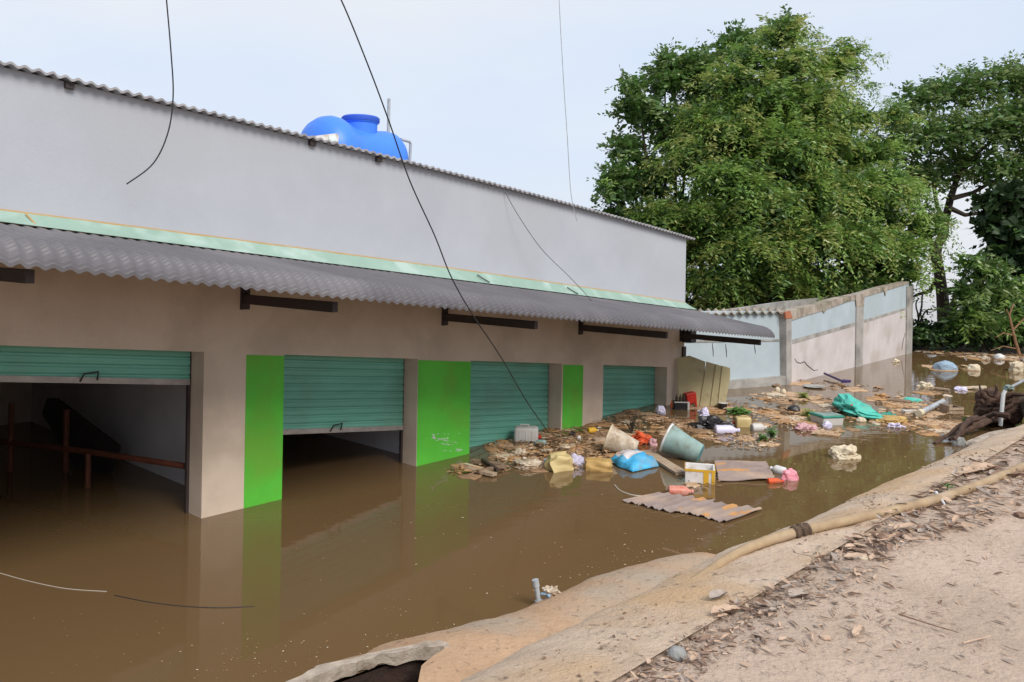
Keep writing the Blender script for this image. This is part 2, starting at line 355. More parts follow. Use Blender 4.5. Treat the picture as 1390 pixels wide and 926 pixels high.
# broken slab lip
top = [(385, 930), (430, 907), (500, 890), (560, 878), (600, 871), (611, 876), (606, 880), (590, 880), (565, 884), (530, 889), (500, 897), (470, 906), (440, 916), (412, 928), (395, 945)]
mb = MB(); pl = [W(x, y, .33) for x, y in top]
ctr = sum(pl, Vector())/len(pl)
vsl = []; fsl = []
rings = [(.0, .33), (-.02, .345), (.005, .20)]
ring_pts = []
sub = []
for i in range(len(pl)):
    for k in range(5): sub.append(pl[i].lerp(pl[(i+1) % len(pl)], k/5))
sub = [p + Vector((nz(p, 9), nz(p, 9, 3), 0))*.035 for p in sub]
n_ = len(sub)
lay = [[Vector((p.x, p.y, .25+.03*nz(p, 7, 1))) for p in sub], [Vector((p.x, p.y, .30+.02*nz(p, 8))) for p in sub],
       [p.lerp(ctr, .03)+Vector((0, 0, .02+.015*nz(p, 6, 2))) for p in sub]]
for l_ in lay: mb.v += [tuple(p) for p in l_]
for k in range(2): mb.f += [(k*n_+i, k*n_+(i+1) % n_, (k+1)*n_+(i+1) % n_, (k+1)*n_+i) for i in range(n_)]
mb.f.append(tuple(2*n_+i for i in range(n_))); mb.f.append(tuple(range(n_))[::-1]); mb.m = [0]*len(mb.f)
o = mb.build('broken_slab', 'slab', origin=ctr); tag(o, 'broken lip of pale concrete slab over a dark muddy hole at the water edge', 'concrete slab')

# ------------------------------------------------------------------ shop building
A0 = W(275, 703.6); A1 = W(905, 550.6); U = (A1-A0).normalized(); NN = Vector((U.y, -U.x, 0))
def P(s, t, z): p = A0 + U*s + NN*t; return Vector((p.x, p.y, z))
def fac(x, y, t=0):
    p = on_plane(x, y, A0+NN*t, NN); return (p-A0).dot(U), p.z
zl = lambda s: 2.335 - .1077*(s+.31) - (.0)        # lintel
RQ = np.polyfit([-2.56, .74, 3.56, 8.3, 13.05], [5.80, 5.52, 5.27, 4.80, 4.27], 2); zr = lambda s: float(np.polyval(RQ, s))
FQ = np.polyfit([-2.53, .78, 5.23, 11.4, 13.11], [4.13, 3.84, 3.41, 2.76, 2.59], 2); zf = lambda s: float(np.polyval(FQ, s))
S0, S1, WT, DEP = -8.0, 13.18, .42, 8.5
bld = empty('shop_building', P(2.5, 0, 0), 'long low grey shop building with green shutters standing in flood water', 'building')
def slab(mb, s0, s1, t0, t1, zb, zt, seg=1, mi=0):
    fb = zb if callable(zb) else (lambda s: zb); ft = zt if callable(zt) else (lambda s: zt)
    for i in range(seg):
        a_, b_ = lerp(s0, s1, i/seg), lerp(s0, s1, (i+1)/seg)
        mb.hexa([P(a_, t1, fb(a_)), P(b_, t1, fb(b_)), P(b_, t0, fb(b_)), P(a_, t0, fb(a_)), P(a_, t1, ft(a_)), P(b_, t1, ft(b_)), P(b_, t0, ft(b_)), P(a_, t0, ft(a_))], mi)
pillars = [(-8, -7.0), (-4.1, -2.8), (-.02, 1.25), (3.93, 5.25), (8.02, 9.55), (12.34, S1)]
openings = [(-7.0, -4.1), (-2.8, -.02), (1.25, 3.93), (5.25, 8.02), (9.55, 12.34)]
mb = MB()
for a_, b_ in pillars: slab(mb, a_, b_, -WT, 0, -1, zl)
def wall_top(s): return zf(s)-.12
# beam over the openings as one continuous grid
K = 24
ss = [lerp(S0, S1, i/K) for i in range(K+1)]
for i in range(K):
    a_, b_ = ss[i], ss[i+1]
    q = [P(a_, 0, zl(a_)), P(b_, 0, zl(b_)), P(b_, -WT, zl(b_)), P(a_, -WT, zl(a_)), P(a_, 0, wall_top(a_)), P(b_, 0, wall_top(b_)), P(b_, -WT, wall_top(b_)), P(a_, -WT, wall_top(a_))]
    fs = [(0,1,5,4), (2,3,7,6), (0,3,2,1)]
    if i == 0: fs.append((3,0,4,7))
    if i == K-1: fs.append((1,2,6,5))
    mb.add(q, fs)
slab(mb, S1-.2, S1, -DEP, -WT-.001, -1, lambda s: wall_top(s))
slab(mb, S0, S0+.2, -DEP, -WT-.001, -1, lambda s: wall_top(s))
slab(mb, S0, S1, -DEP-.2, -DEP-.001, -1, lambda s: zr(s)-.3, 6)
mb.build('lower_wall', 'render', bld)
mb = MB(); slab(mb, S0, S1, -.22, .004, lambda s: wall_top(s)+.001, lambda s: zr(s)-.02, 24)
slab(mb, S1-.2, S1-.001, -DEP, -.221, lambda s: wall_top(s)+.002, lambda s: zr(s)-.35)
slab(mb, S0, S0+.2, -DEP, -.221, lambda s: wall_top(s)+.002, lambda s: zr(s)-.35)
mb.build('upper_wall', 'upper', bld)
mb = MB()
for s_ in (-4.05, .58, 4.3, 8.9, 12.9): slab(mb, s_, s_+.12, -DEP+.01, -WT-.01, -1, lambda s: zl(s)+.45)
slab(mb, S0+.21, S1-.21, -4.5, -4.35, -1, lambda s: zl(s)+.44, 1) if False else None
mb.build('inner_wall', 'inner', bld)
mb = MB(); slab(mb, S0+.21, S1-.21, -DEP+.02, -WT-.005, lambda s: zl(s)+.46, lambda s: zl(s)+.5, 8); mb.build('ceiling', 'inner', bld)
# painted green panels
def gpanel(x0, x1, ytop, lab, sc_=False):
    s0, _ = fac(x0, 560); s1, _ = fac(x1, 560)
    mb = MB(); slab(mb, s0, s1, .0005, .005, -.6, lambda s: zl(s)-.02*1 - 0.0); o = mb.build('painted_panel', 'green', bld); o['label'] = lab
    return o
gpanel(333, 384.3, 482, 'tall bright green panel on the nearest pillar')
g2 = gpanel(566.5, 637.8, 489, 'wide green panel with white scuff marks')
gpanel(763.3, 790.5, 495, 'narrow green panel on the third pillar')
mb = MB()
for (x0, y0, x1, y1, h) in [(583, 589, 624, 588, 1.2), (584, 592, 606, 594, 6), (586, 596, 604, 597, 3), (598, 602, 612, 604, 1.6), (596, 612, 625, 611.5, 1.2), (618, 610, 624, 611, 2.4), (604, 598, 618, 601, 1.4)]:
    for k in range(12):
        t = random.random(); x = lerp(x0, x1, t)+random.uniform(-2, 2); y = lerp(y0, y1, t)+random.uniform(-h, h)*.5; ww = random.uniform(1, 4); hh_ = random.uniform(.3, .9)*h*.5
        q = [fac(x, y), fac(x+ww, y-.2), fac(x+ww*.8, y+hh_), fac(x+.2*ww, y+hh_*.8)]
        mb.add([P(a_, .008, b_) for a_, b_ in q], [(0, 1, 2, 3)])
me = g2.data; me.materials.append(M['scuff']); bm = bmesh.new(); bm.from_mesh(me)
nvv = [bm.verts.new(Vector(v)-bld.location) for v in mb.v]
for f in mb.f: bm.faces.new([nvv[i] for i in f]).material_index = 1
bm.to_mesh(me); bm.free()
# shutters
def shutter(a_, b_, zbot, lab, handle=True, tilt=0.0):
    zb = zbot if callable(zbot) else (lambda s: zbot)
    T0 = -.36
    nrib = 34; prof = []
    zmid = lambda s: zl(s)
    mb = MB()
    # slats follow the slope of the lintel, each slat a shallow C profile
    step = .125; k = 0; rows = []
    d = -.02
    while d < 3.2:
        rows += [(d, .004), (d+.006, .02), (d+.03, .022), (d+.033, .013), (d+.040, .013), (d+.043, .022), (d+step*.6, .026), (d+step-.012, .022), (d+step-.006, .004)]
        d += step
    seg = 1
    pts = []
    lim = lambda s, z: max(z, zb(s))
    for (dd, o_) in rows:
        za, zb_ = zl(a_)-dd, zl(b_)-dd
        pts.append((P(a_+.03, T0+o_, lim(a_, za)), P(b_-.03, T0+o_, lim(b_, zb_))))
    vs = [p for pr in pts for p in pr]
    fs = [(2*i, 2*i+1, 2*i+3, 2*i+2) for i in range(len(pts)-1) if not ((pts[i][0]-pts[i+1][0]).length < 1e-5 and (pts[i][1]-pts[i+1][1]).length < 1e-5)]
    used = max(max(f) for f in fs)+1
    mb.add(vs[:used], fs)
    sh = mb.build('shutter', 'shutter', bld); sh['label'] = lab
    if handle:
        m2 = MB(); slab(m2, a_+.03, b_-.03, T0-.02, T0+.035, lambda s: zb(s)-.075, lambda s: zb(s)+.004)
        o = m2.build('bottom_bar', 'alu', None); o.data.transform(Matrix.Translation(-bld.location)); o.parent = sh
        m3 = MB(); sm = (a_+b_)/2+(-.15 if tilt else .0); zz = zb(sm)-.04
        m3.tube([P(sm-.1, T0+.04, zz), P(sm-.07, T0+.09, zz+.1), P(sm+.1, T0+.09, zz+.11), P(sm+.11, T0+.04, zz)], .012, 6)
        o = m3.build('handle', 'wire', None); o.data.transform(Matrix.Translation(-bld.location)); o.parent = sh
    return sh
def zat(x, y): return fac(x, y, -.35)
pA = [zat(10, 510), zat(245, 515)]; pB = [zat(390, 583), zat(538, 578)]
linf = lambda p: (lambda s: p[0][1]+(s-p[0][0])*(p[1][1]-p[0][1])/(p[1][0]-p[0][0]))
shutter(-7.0, -4.1, 1.2, 'green shutter half lowered')
shutter(-2.8, -.02, linf(pA), 'green shutter rolled almost fully up')
shutter(1.25, 3.93, linf(pB), 'green shutter lowered two thirds', tilt=1)
shutter(5.25, 8.02, -.6, 'green shutter closed down to the water', handle=False)
shutter(9.55, 12.34, -.6, 'farthest green shutter, closed', handle=False)
for a_, b_ in openings:
    for s_ in (a_+.002, b_-.042): mb = MB(); slab(mb, s_, s_+.04, -.41, -.355, -1, lambda s: zl(s)-.002); mb.build('shutter_guide', 'darksteel', bld)
# corrugated sheets
def corrugated(s0, s1, prof, pitch, amp, name, m, th=.008, sub=8):
    """prof: list of (t, z-function, amplitude scale)"""
    ns = int((s1-s0)/pitch*sub); mb = MB(); np_ = len(prof)
    for side in (0, 1):
        for i in range(ns+1):
            s = s0+(s1-s0)*i/ns; ph = math.cos(2*math.pi*s/pitch)
            c = amp*ph
            if (s*1.0/(pitch*7)) % 1 < .03: c += .007
            for t, zfn, k in prof: mb.v.append(tuple(P(s, t, zfn(s)+c*k-side*th)))
    o = (ns+1)*np_
    for i in range(ns):
        for j in range(np_-1):
            q = (i*np_+j, (i+1)*np_+j, (i+1)*np_+j+1, i*np_+j+1); mb.f.append(q); mb.f.append(tuple(x+o for x in q[::-1]))
        mb.f.append((i*np_, (i+1)*np_, (i+1)*np_+o, i*np_+o)); j = np_-1
        mb.f.append((i*np_+j, (i+1)*np_+j, (i+1)*np_+j+o, i*np_+j+o))
    mb.m = [0]*len(mb.f)
    return mb.build(name, m, bld, smooth=True)
EVp = [fac(x, y, 2.4) for x, y in [(0, 357), (300, 387), (660, 422), (960, 450.5), (1052, 458)]]
EQ = np.polyfit([p[0] for p in EVp], [p[1] for p in EVp], 2); ze = lambda s: float(np.polyval(EQ, s))
CF = [fac(x, y, .25) for x, y in [(0, 305.4), (350, 346), (640, 384), (860, 412.8), (945, 421.5)]]
CQ = np.polyfit([p[0] for p in CF], [p[1] for p in CF], 2); zc = lambda s: float(np.polyval(CQ, s))
def cprof():
    pr = []; t0, t1, t2 = .12, 1.98, 2.4
    drop = .25
    zk = lambda s, f_: lerp(zc(s), ze(s)+drop, f_)
    pr.append((t0, lambda s: zc(s)+.02, 1)); 
    for f_ in (.33, .66, 1.0): pr.append((lerp(.25, t1, f_), (lambda s, f_=f_: zk(s, f_)), 1))
    nst = 18
    for i in range(1, nst+1):
        a_ = i/nst*math.pi*.46; kk = .005 if i % 2 else -.005
        tt = t1 + (t2-t1)*math.sin(a_)/math.sin(math.pi*.46); zz = 1-math.cos(a_); zmax = 1-math.cos(math.pi*.46)
        pr.append((tt+kk, (lambda s, q=zz/zmax, kk=kk: ze(s)+drop*(1-q)+kk), 1))
    return pr
EEND = EVp[-1][0]
can = corrugated(S0-.3, EEND, cprof(), .146, .016, 'canopy_roof', 'canopy', sub=8)
corrugated(S0-.3, S1+.25, [(.13, lambda s: zr(s)+.02, 1), (-1.5, lambda s: zr(s)-.02, 1), (-DEP-.4, lambda s: zr(s)-.3, 1)], .146, .017, 'main_roof', 'roof', th=.03, sub=8)
# flashing strip, curved out from the wall
mb = MB(); K = 60; prf = [(0, .0), (.06, .35), (.14, .68), (.25, 1.0)]
for i in range(K+1):
    s = lerp(S0-.05, S1+.01, i/K)
    for t, q in prf: mb.v.append(tuple(P(s+(.16*q if i == K else 0), t+.012, lerp(zf(s)+.01*nz((s*2, 0, 0)), zc(s)+.028, q))))
n_ = len(prf)
mb.f = [(i*n_+j, (i+1)*n_+j, (i+1)*n_+j+1, i*n_+j+1) for i in range(K) for j in range(n_-1)]; mb.m = [0]*len(mb.f)
for i in range(0, K, 1):
    a_, b_ = lerp(S0, S1, i/K), lerp(S0, S1, (i+1)/K)
    mb.hexa([P(a_, .02, zf(a_)-.012), P(b_, .02, zf(b_)-.012), P(b_, 0, zf(b_)-.012), P(a_, 0, zf(a_)-.012), P(a_, .02, zf(a_)+.01), P(b_, .02, zf(b_)+.01), P(b_, 0, zf(b_)+.01), P(a_, 0, zf(a_)+.01)], 1)
for x, y, x2, y2 in [(35, 290, 55, 312)]:
    mb.tube([P(*((lambda q: (q[0], .05, q[1]))(fac(x, y, .05)))), P(*((lambda q: (q[0], .27, q[1]))(fac(x2, y2, .27))))], .01, 5, 1)
mb.build('flashing', ['flash', 'ochre'], bld, smooth=True)
mb = MB()
for x, y in [(648, 373), (770, 390), (490, 358)]:
    s, z = fac(x, y, .1); mb = MB(); mb.tube([P(s, .1, z), P(s+.05, .18, z-.06), P(s+.16, .27, z-.14)], .012, 5); mb.build('flashing_clip', 'wire', bld)
# canopy brackets
for s_ in (-7.6, -2.9, .58, 4.55, 8.65, 13.0):
    zz = zc(s_)-.62 if s_ > 0 else zc(s_)-.62
    zz = fac(*{-7.6: (0, 0), -2.9: (0, 0), .58: (335, 405), 4.55: (605, 429.5), 8.65: (789, 444), 13.0: (924, 455)}[s_])[1] if s_ > 0 else (fac(55, 374, 2.16)[1] if s_ > -5 else zc(s_)-.60)
    mb = MB(); slab(mb, s_-.04, s_+.04, .003, 2.16, zz-.075, zz+.055)
    slab(mb, s_-.07, s_+.07, .001, .03, zz-.16, zz+.24)
    mb.build('bracket', 'darksteel', bld)
for t, off in ((.3, -.1), (1.2, -.09), (2.05, -.08)):
    mb = MB(); K = 20
    f0 = lambda s: lerp(zc(s), ze(s)+.2, (t-.25)/1.8)-.045
    slab(mb, S0-.1, EEND-.3, t-.03, t+.03, lambda s: f0(s)-.05, f0, 16); mb.build('purlin', 'darksteel', bld)
mb = MB(); s_, z_ = fac(924.5, 484); slab(mb, S1-.12, S1+.02, -.05, .05, z_-.25, z_+.25); mb.build('corner_box', 'darksteel', bld)
mb = MB(); s_ = S1-.04
slab(mb, s_-.12, s_+.16, .02, .28, fac(924, 455)[1]-.18, fac(924, 455)[1]+.16); mb.build('gutter_end', 'black', bld)
# small nibs under the roof edge
mb = MB()
for x in (85, 418, 509): 
    s_, _ = fac(x, 200); slab(mb, s_, s_+.1, 0, .07, lambda s: zr(s)-.1, lambda s: zr(s)-.03); mb.build('rafter_nib', 'darksteel', bld); mb = MB()

# ------------------------------------------------------------------ things inside the first bay
pf = vplane(W(14, 640), W(119, 662))
q = W(119, 662)
t = empty('wooden_rail', Vector((q.x, q.y, 0)), 'red brown wooden rail on posts inside the open shop bay', 'rail')
mb = MB(); mb.tube([pf(-60, 592), pf(14, 601), pf(119, 613), pf(252, 633)], .045, 8); mb.build('rail', 'woodred', t)
for x, yt, yb in ((119, 612, 664), (14, 548, 645)):
    pp = pf(x, yb); mb = MB(); mb.tube([Vector((pp.x, pp.y, -.8)), Vector((pp.x, pp.y, pf(x, yt).z))], .045, 8); mb.build('post', 'woodred', t)
pp = W(89, 641); pf2 = vplane(pp, pp+(pf(119, 600)-pf(14, 600)))
mb = MB(); mb.tube([Vector((pp.x, pp.y, -.8)), Vector((pp.x, pp.y, pf2(89, 556).z))], .05, 8)
tag(mb.build('wooden_post', 'woodred', origin=(pp.x, pp.y, 0)), 'upright red brown post in front of the dark leaning board', 'post')
pf3 = vplane(pp+Vector((0, .25, 0)), pp+Vector((0, .25, 0))+(pf(119, 600)-pf(14, 600)))
mb = MB(); mb.prism([pf3(x, y) for x, y in [(63, 541), (76, 541), (161, 606), (143, 662), (112, 650), (57, 562)]], (.02, .05, 0))
o = mb.build('leaning_board', 'boarddark', origin=W(120, 650)); tag(o, 'dark board leaning askew behind the wooden rail', 'board')

# ------------------------------------------------------------------ water tank on the roof
s_a, z_a = fac(417, 190, -1.5); s_b, z_b = fac(551, 213, -1.5)
TL = s_b-s_a; TC = (s_a+s_b)/2
Zt = 5.48
t = empty('water_tank', P(TC, -1.5, 5.1), 'bright blue horizontal plastic water tank on the roof', 'water tank')
ax = Matrix(((U.x, NN.x, 0), (U.y, NN.y, 0), (0, 0, 1))).to_4x4()     # local x along facade
def tank_T(dx=0, dz=0, ry=0): return Matrix.Translation(P(TC, -1.5, Zt)+U*dx+Vector((0, 0, dz))) @ ax @ Matrix.Rotation(ry, 4, 'Y')
h = TL/2*.9; TC -= .1
prof = [(0, -1.0), (.22, -.985), (.42, -.94), (.56, -.86), (.64, -.74), (.675, -.60), (.665, -.48), (.61, -.34), (.545, -.20), (.52, -.05), (.52, .15), (.525, .35), (.545, .52), (.555, .64), (.54, .76), (.47, .87), (.33, .95), (.15, .99), (0, 1.0)]
mb = MB(); mb.lathe([(r_, z_*h) for r_, z_ in prof], 40, 0, tank_T(0, 0, math.pi/2)); mb.build('body', 'tank', t, smooth=True)
mb = MB(); T = tank_T(.12, .42); mb.lathe([(.30, -.1), (.31, .20), (.335, .22), (.335, .27), (.325, .29)], 32, 0, T); nk = mb.build('neck', 'tank', t, smooth=True)
mb = MB(); mb.lathe([(.345, .235), (.35, .245), (.35, .31), (.32, .335), (.15, .35), (0, .352)], 32, 0, T); mb.build('lid', 'tankrim', t, smooth=True)
mb = MB(); pa, pb_ = P(s_a+.5, -.75, 0), P(s_a+1, -.75, 0); pv = vplane(pa, pb_)
mb.prism([pv(x, y) for x, y in [(428, 184.5), (443, 182.5), (457, 181), (460, 184), (459, 196), (428, 196)]], NN*-.02); mb.prism([pv(x, y)+NN*.006 for x, y in [(446, 185), (455, 183.5), (456, 191), (447, 193)]], NN*.004, 1)
o = mb.build('white_sign', ['white', 'label'], origin=P(s_a+.5, -.75, 5.2)); tag(o, 'small white printed board propped against the blue roof tank', 'board')
s_p, z_p = fac(528, 134, -2.1); mb = MB(); mb.tube([P(s_p, -2.1, 5.0), P(s_p, -2.1, z_p)], .032, 8)
tag(mb.build('vent_pipe', 'pvc', origin=P(s_p, -2.1, 5)), 'straight grey pipe rising behind the blue tank', 'pipe')
pv = vplane(P(0, -1.3, 0), P(1, -1.3, 0)); mb = MB(); a_, b_, c_ = pv(544, 189), pv(557.5, 193), pv(556, 222)
mb.tube([a_, a_.lerp(b_, .9), b_+Vector((0, 0, -.03)), c_], .028, 8); tag(mb.build('tank_pipe', 'pvc', origin=c_), 'bent grey pipe at the right end of the blue tank', 'pipe')

# ------------------------------------------------------------------ wires
def wire(px, tt, r, name, label, m='wire', cat='wire'):
    pts = []
    for i, (x, y) in enumerate(px):
        t = tt if not hasattr(tt, '__len__') else tt[i]
        pts.append(on_plane(x, y, A0+NN*t, NN))
    # smooth: catmull-rom
    out = []
    for i in range(len(pts)-1):
        p0, p1, p2, p3 = pts[max(i-1, 0)], pts[i], pts[i+1], pts[min(i+2, len(pts)-1)]
        for k in range(8):
            u_ = k/8; out.append(.5*((2*p1)+(p2-p0)*u_+(2*p0-5*p1+4*p2-p3)*u_**2+(3*p1-p0-3*p2+p3)*u_**3))
    out.append(pts[-1]); mb = MB(); mb.tube(out, r, 5); return tag(mb.build(name, m, origin=pts[-1], smooth=True), label, cat)
wire([(221, -60), (226, 0), (232, 70), (235, 130), (228, 180), (208, 222), (172, 250)], 1.2, .0085, 'hanging_cable', 'black cable curling down in front of the left end of the grey wall')
wire([(430, -60), (463, 0), (500, 90), (528, 165), (556, 245), (590, 320), (612, 375), (640, 425), (680, 485), (715, 545), (745, 588)], [3.0, 3, 3, 2.9, 2.8, 2.7, 2.6, 2.55, 2, 1.2, .5], .0095, 'hanging_cable', 'long black cable hanging past the blue tank down to the debris')
wire([(758, -60), (759, 0), (765, 110), (770, 185), (775, 262), (783, 300)], 1.8, .007, 'hanging_cable', 'thin grey wire hanging straight down left of the big tree', 'pvc')
wire([(686, 262), (705, 295), (735, 338), (772, 375), (800, 405), (815, 428)], [.05, .25, .4, .5, .9, 1.6], .006, 'hanging_cable', 'thin wire slanting down the grey wall over the far canopy', 'wire')

# ------------------------------------------------------------------ compound wall beyond
Wc = W(1071, 521); We = W(1229, 481); Wl = W(927, 531)
uR = (We-Wc).normalized(); uL = (Wl-Wc).normalized(); toC = lambda u: (lambda n_: n_ if n_.dot(CAM-Wc) > 0 else -n_)(Vector((u.y, -u.x, 0)))
nR, nL = toC(uR), toC(uL)
pR = lambda o_=0: (lambda x, y: on_plane(x, y, Wc+nR*o_, nR)); pL = lambda o_=0: (lambda x, y: on_plane(x, y, Wc+nL*o_, nL))
cw = empty('compound_wall', Vector((Wc.x, Wc.y, 0)), 'cracked pale blue and white compound wall beyond the shop, standing in water', 'wall')
def wp(name, m, pts, pl, n_, o_=0, th=.18, low=None, parent=None):
    f_ = pl(o_); vs = []
    for x, y in pts:
        p = f_(x, y)
        if p.z < .08: p.z = -.5
        vs.append(p)
    mb = MB(); mb.prism(vs, n_*-th); return mb.build(name, m, parent or cw)
wp('upper_band', 'bluewall', [(1073, 434), (1090, 428), (1120, 419), (1150, 408), (1168, 403), (1200, 394), (1234, 384), (1232, 418), (1165, 438), (1073, 464)], pR, nR, .004)
wp('lower_panel', 'pinkwall', [(1073, 464), (1165, 438), (1232, 418), (1230, 480), (1168, 497), (1073, 521)], pR, nR, .0)
wp('band', 'greyconc', [(1076, 461), (1165, 436.5), (1232, 417), (1232, 420), (1165, 441), (1076, 467)], pR, nR, .012, .015)
wp('coping', 'topconc', [(1066, 424), (1085, 419), (1115, 412), (1140, 405), (1168, 399), (1200, 389.5), (1234, 382), (1234, 385), (1200, 395.5), (1168, 405), (1150, 410), (1120, 421), (1090, 430), (1073, 436), (1066, 433)], pR, nR, .03, .3)
for a_, b_, c_ in [((1163, 400), (1173, 398), 495), ((1231.5, 389), (1240, 388), 478)]:
    wp('column', 'greyconc', [a_, b_, (b_[0]-2, c_+2), (a_[0]-1, c_+5)], pR, nR, .045, .25)
wp('column', 'greyconc', [(1067.5, 426), (1074.5, 425), (1075, 521), (1068, 521)], pR, nR, .06, .25)
wp('exposed_brick', 'brick', [(1066, 424), (1073, 422), (1076, 432), (1067, 433)], pR, nR, .075, .05)
wp('spalled_patch', 'topconc', [(1115, 413), (1124, 411), (1121, 423), (1118, 425)], pR, nR, .034, .03)
wp('spalled_patch', 'topconc', [(1161, 401), (1174, 398), (1173, 416), (1163, 417)], pR, nR, .05, .03)
wp('spalled_patch', 'topconc', [(1199, 390), (1205, 389), (1202, 402)], pR, nR, .034, .03)
def crack(px, pl, wd=.014):
    f_ = pl(.008); pts = [f_(x, y) for x, y in px]; mb = MB(); mb.tube(pts, [wd*(1-.5*abs(2*i/(len(pts)-1)-1)) for i in range(len(pts))], 4); mb.build('crack', 'crack', cw)
crack([(1079, 487), (1082, 492), (1087, 493), (1092, 491), (1096, 496), (1101, 500), (1105, 503), (1110, 502)], pR)
crack([(1162, 470), (1161, 478), (1164, 482), (1165, 486)], pR, .03); crack([(1229, 452), (1226, 462), (1224, 475)], pR)
wp('left_panel', 'bluewall', [(800, 455), (931, 427), (960, 423), (1069, 423), (1070, 512), (985, 519), (800, 530)], pL, nL, 0)
wp('string_course', 'greyconc', [(900, 463), (1069, 460.5), (1069, 463), (900, 465.5)], pL, nL, .02, .02)
wp('footing', 'greyconc', [(900, 521), (985, 517.5), (1070, 510.5), (1070, 521), (985, 529), (900, 534)], pL, nL, .16, .16)
for x, y0, y1 in ((967, 466, 484), (985, 467, 485), (1024, 468, 480)):
    crack([(x, y0), (x+1, (y0+y1)/2), (x+1.5, y1)], pL, .012)
# broken corrugated roof edge along the top of the left panel, and a second wall behind it
mb = MB(); f_ = pL(.12); g_ = pL(-1.6); K = 64
for i in range(K+1):
    x = lerp(940, 1066, i/K); c_ = .045*math.cos(i/K*2*math.pi*12)+.015*nz((x*.2, 0, 0)); a_ = f_(x, lerp(426.5, 423, i/K)); 
    b_ = g_(x, lerp(421, 418, i/K)); mb.v += [tuple(a_+Vector((0, 0, c_))), tuple(b_+Vector((0, 0, c_))), tuple(a_+Vector((0, 0, c_-.03))), tuple(b_+Vector((0, 0, c_-.03)))]
for i in range(K):
    k = i*4; mb.f += [(k, k+4, k+5, k+1), (k+2, k+3, k+7, k+6), (k, k+2, k+6, k+4)]
mb.m = [0]*len(mb.f); mb.build('roof_edge', 'topconc', cw)
pb2 = lambda o_=0: (lambda x, y: on_plane(x, y, Wc+nR*-2.2, nR))
o = wp('rear_wall', 'greyconc', [(985, 421), (1020, 416), (1060, 410), (1110, 405), (1160, 398), (1160, 440), (985, 440)], pb2, nR, 0, .15)

# ------------------------------------------------------------------ beige boards leaning by the corner
bp0 = W(935, 552); pB_ = lambda o_: (lambda x, y: on_plane(x, y, bp0+Vector((0, -o_, 0)), Vector((0, -1, 0))))
for k, (pts, lab) in enumerate([([(922, 489), (940, 485), (961, 493), (952, 553), (922, 553)], 'wide beige board with a peaked top leaning at the shop corner'),
                 ([(963, 493), (975, 496.5), (960, 553.5), (946, 553.5)], 'narrow beige board touching the wide peaked one'),
                 ([(975.5, 496.5), (984, 499), (971, 553.5), (960.5, 553.5)], 'slanting beige board second from the right end'),
                 ([(984, 498.5), (994.5, 501.5), (994, 513), (980, 553.5), (971.5, 553.5)], 'slanting beige board farthest from the shop corner')]):
    f_ = pB_(.03*k); vs = [f_(x, y) for x, y in pts]
    for v in vs:
        if v.z < .12: v.z = -.3
        v.y += (v.z)*.25
    mb = MB(); mb.prism(vs, (0, .05, 0)); o = mb.build('leaning_board', 'beige', origin=vs[-1]); tag(o, lab, 'board', 'beige boards at the shop corner')

# ------------------------------------------------------------------ shore
mb = MB(); nx, ny = 60, 14
sA, sB = W(1075, 478), W(1500, 474)
base = W(1240, 474.5); sdir = (W(1390, 478)-base).normalized(); sn = Vector((-sdir.y, sdir.x, 0))
for i in range(nx+1):
    for j in range(ny+1):
        a_ = lerp(-22, 26, i/nx); b_ = lerp(-1.5, 9, j/ny)
        z = min(.5, b_*.25)*1.0+.12*nz((a_*.6, b_*.6, 0)) - (max(0, b_-7)*.8)
        p = base+sdir*a_+sn*b_; mb.v.append((p.x, p.y, z))
mb.f = [(i*(ny+1)+j, (i+1)*(ny+1)+j, (i+1)*(ny+1)+j+1, i*(ny+1)+j+1) for i in range(nx) for j in range(ny)]; mb.m = [0]*len(mb.f)
tag(mb.build('river_shore', 'bankfar', smooth=True), kind='structure')
# ------------------------------------------------------------------ trees
def leaf_mesh(name, C, D, Nn, ln, wd, mi, mats, parent=None):
    """C centres, D leaf directions, Nn side vectors, ln/wd arrays"""
    C = np.asarray(C, np.float32); n_ = len(C)
    D = D/np.linalg.norm(D, axis=1, keepdims=True); Sd = np.cross(D, Nn); Sd /= (np.linalg.norm(Sd, axis=1, keepdims=True)+1e-9)
    l_ = ln[:, None]; w_ = wd[:, None]
    v = np.stack([C, C+D*l_*.45+Sd*w_*.5, C+D*l_, C+D*l_*.45-Sd*w_*.5], 1).reshape(-1, 3)
    me = bpy.data.meshes.new(name); me.vertices.add(4*n_); me.vertices.foreach_set('co', v.astype(np.float32).ravel())
    me.loops.add(4*n_); me.loops.foreach_set('vertex_index', np.arange(4*n_, dtype=np.int32))
    me.polygons.add(n_); me.polygons.foreach_set('loop_start', np.arange(0, 4*n_, 4, dtype=np.int32)); me.polygons.foreach_set('loop_total', np.full(n_, 4, np.int32))
    me.polygons.foreach_set('material_index', mi.astype(np.int32))
    for m in mats: me.materials.append(M[m])
    me.update(calc_edges=True); me.validate()
    o = bpy.data.objects.new(name, me); COL.objects.link(o)
    if parent: o.parent = parent
    return o
def rnd_dirs(n_):
    d = rng.normal(size=(n_, 3)); return d/np.linalg.norm(d, axis=1, keepdims=True)
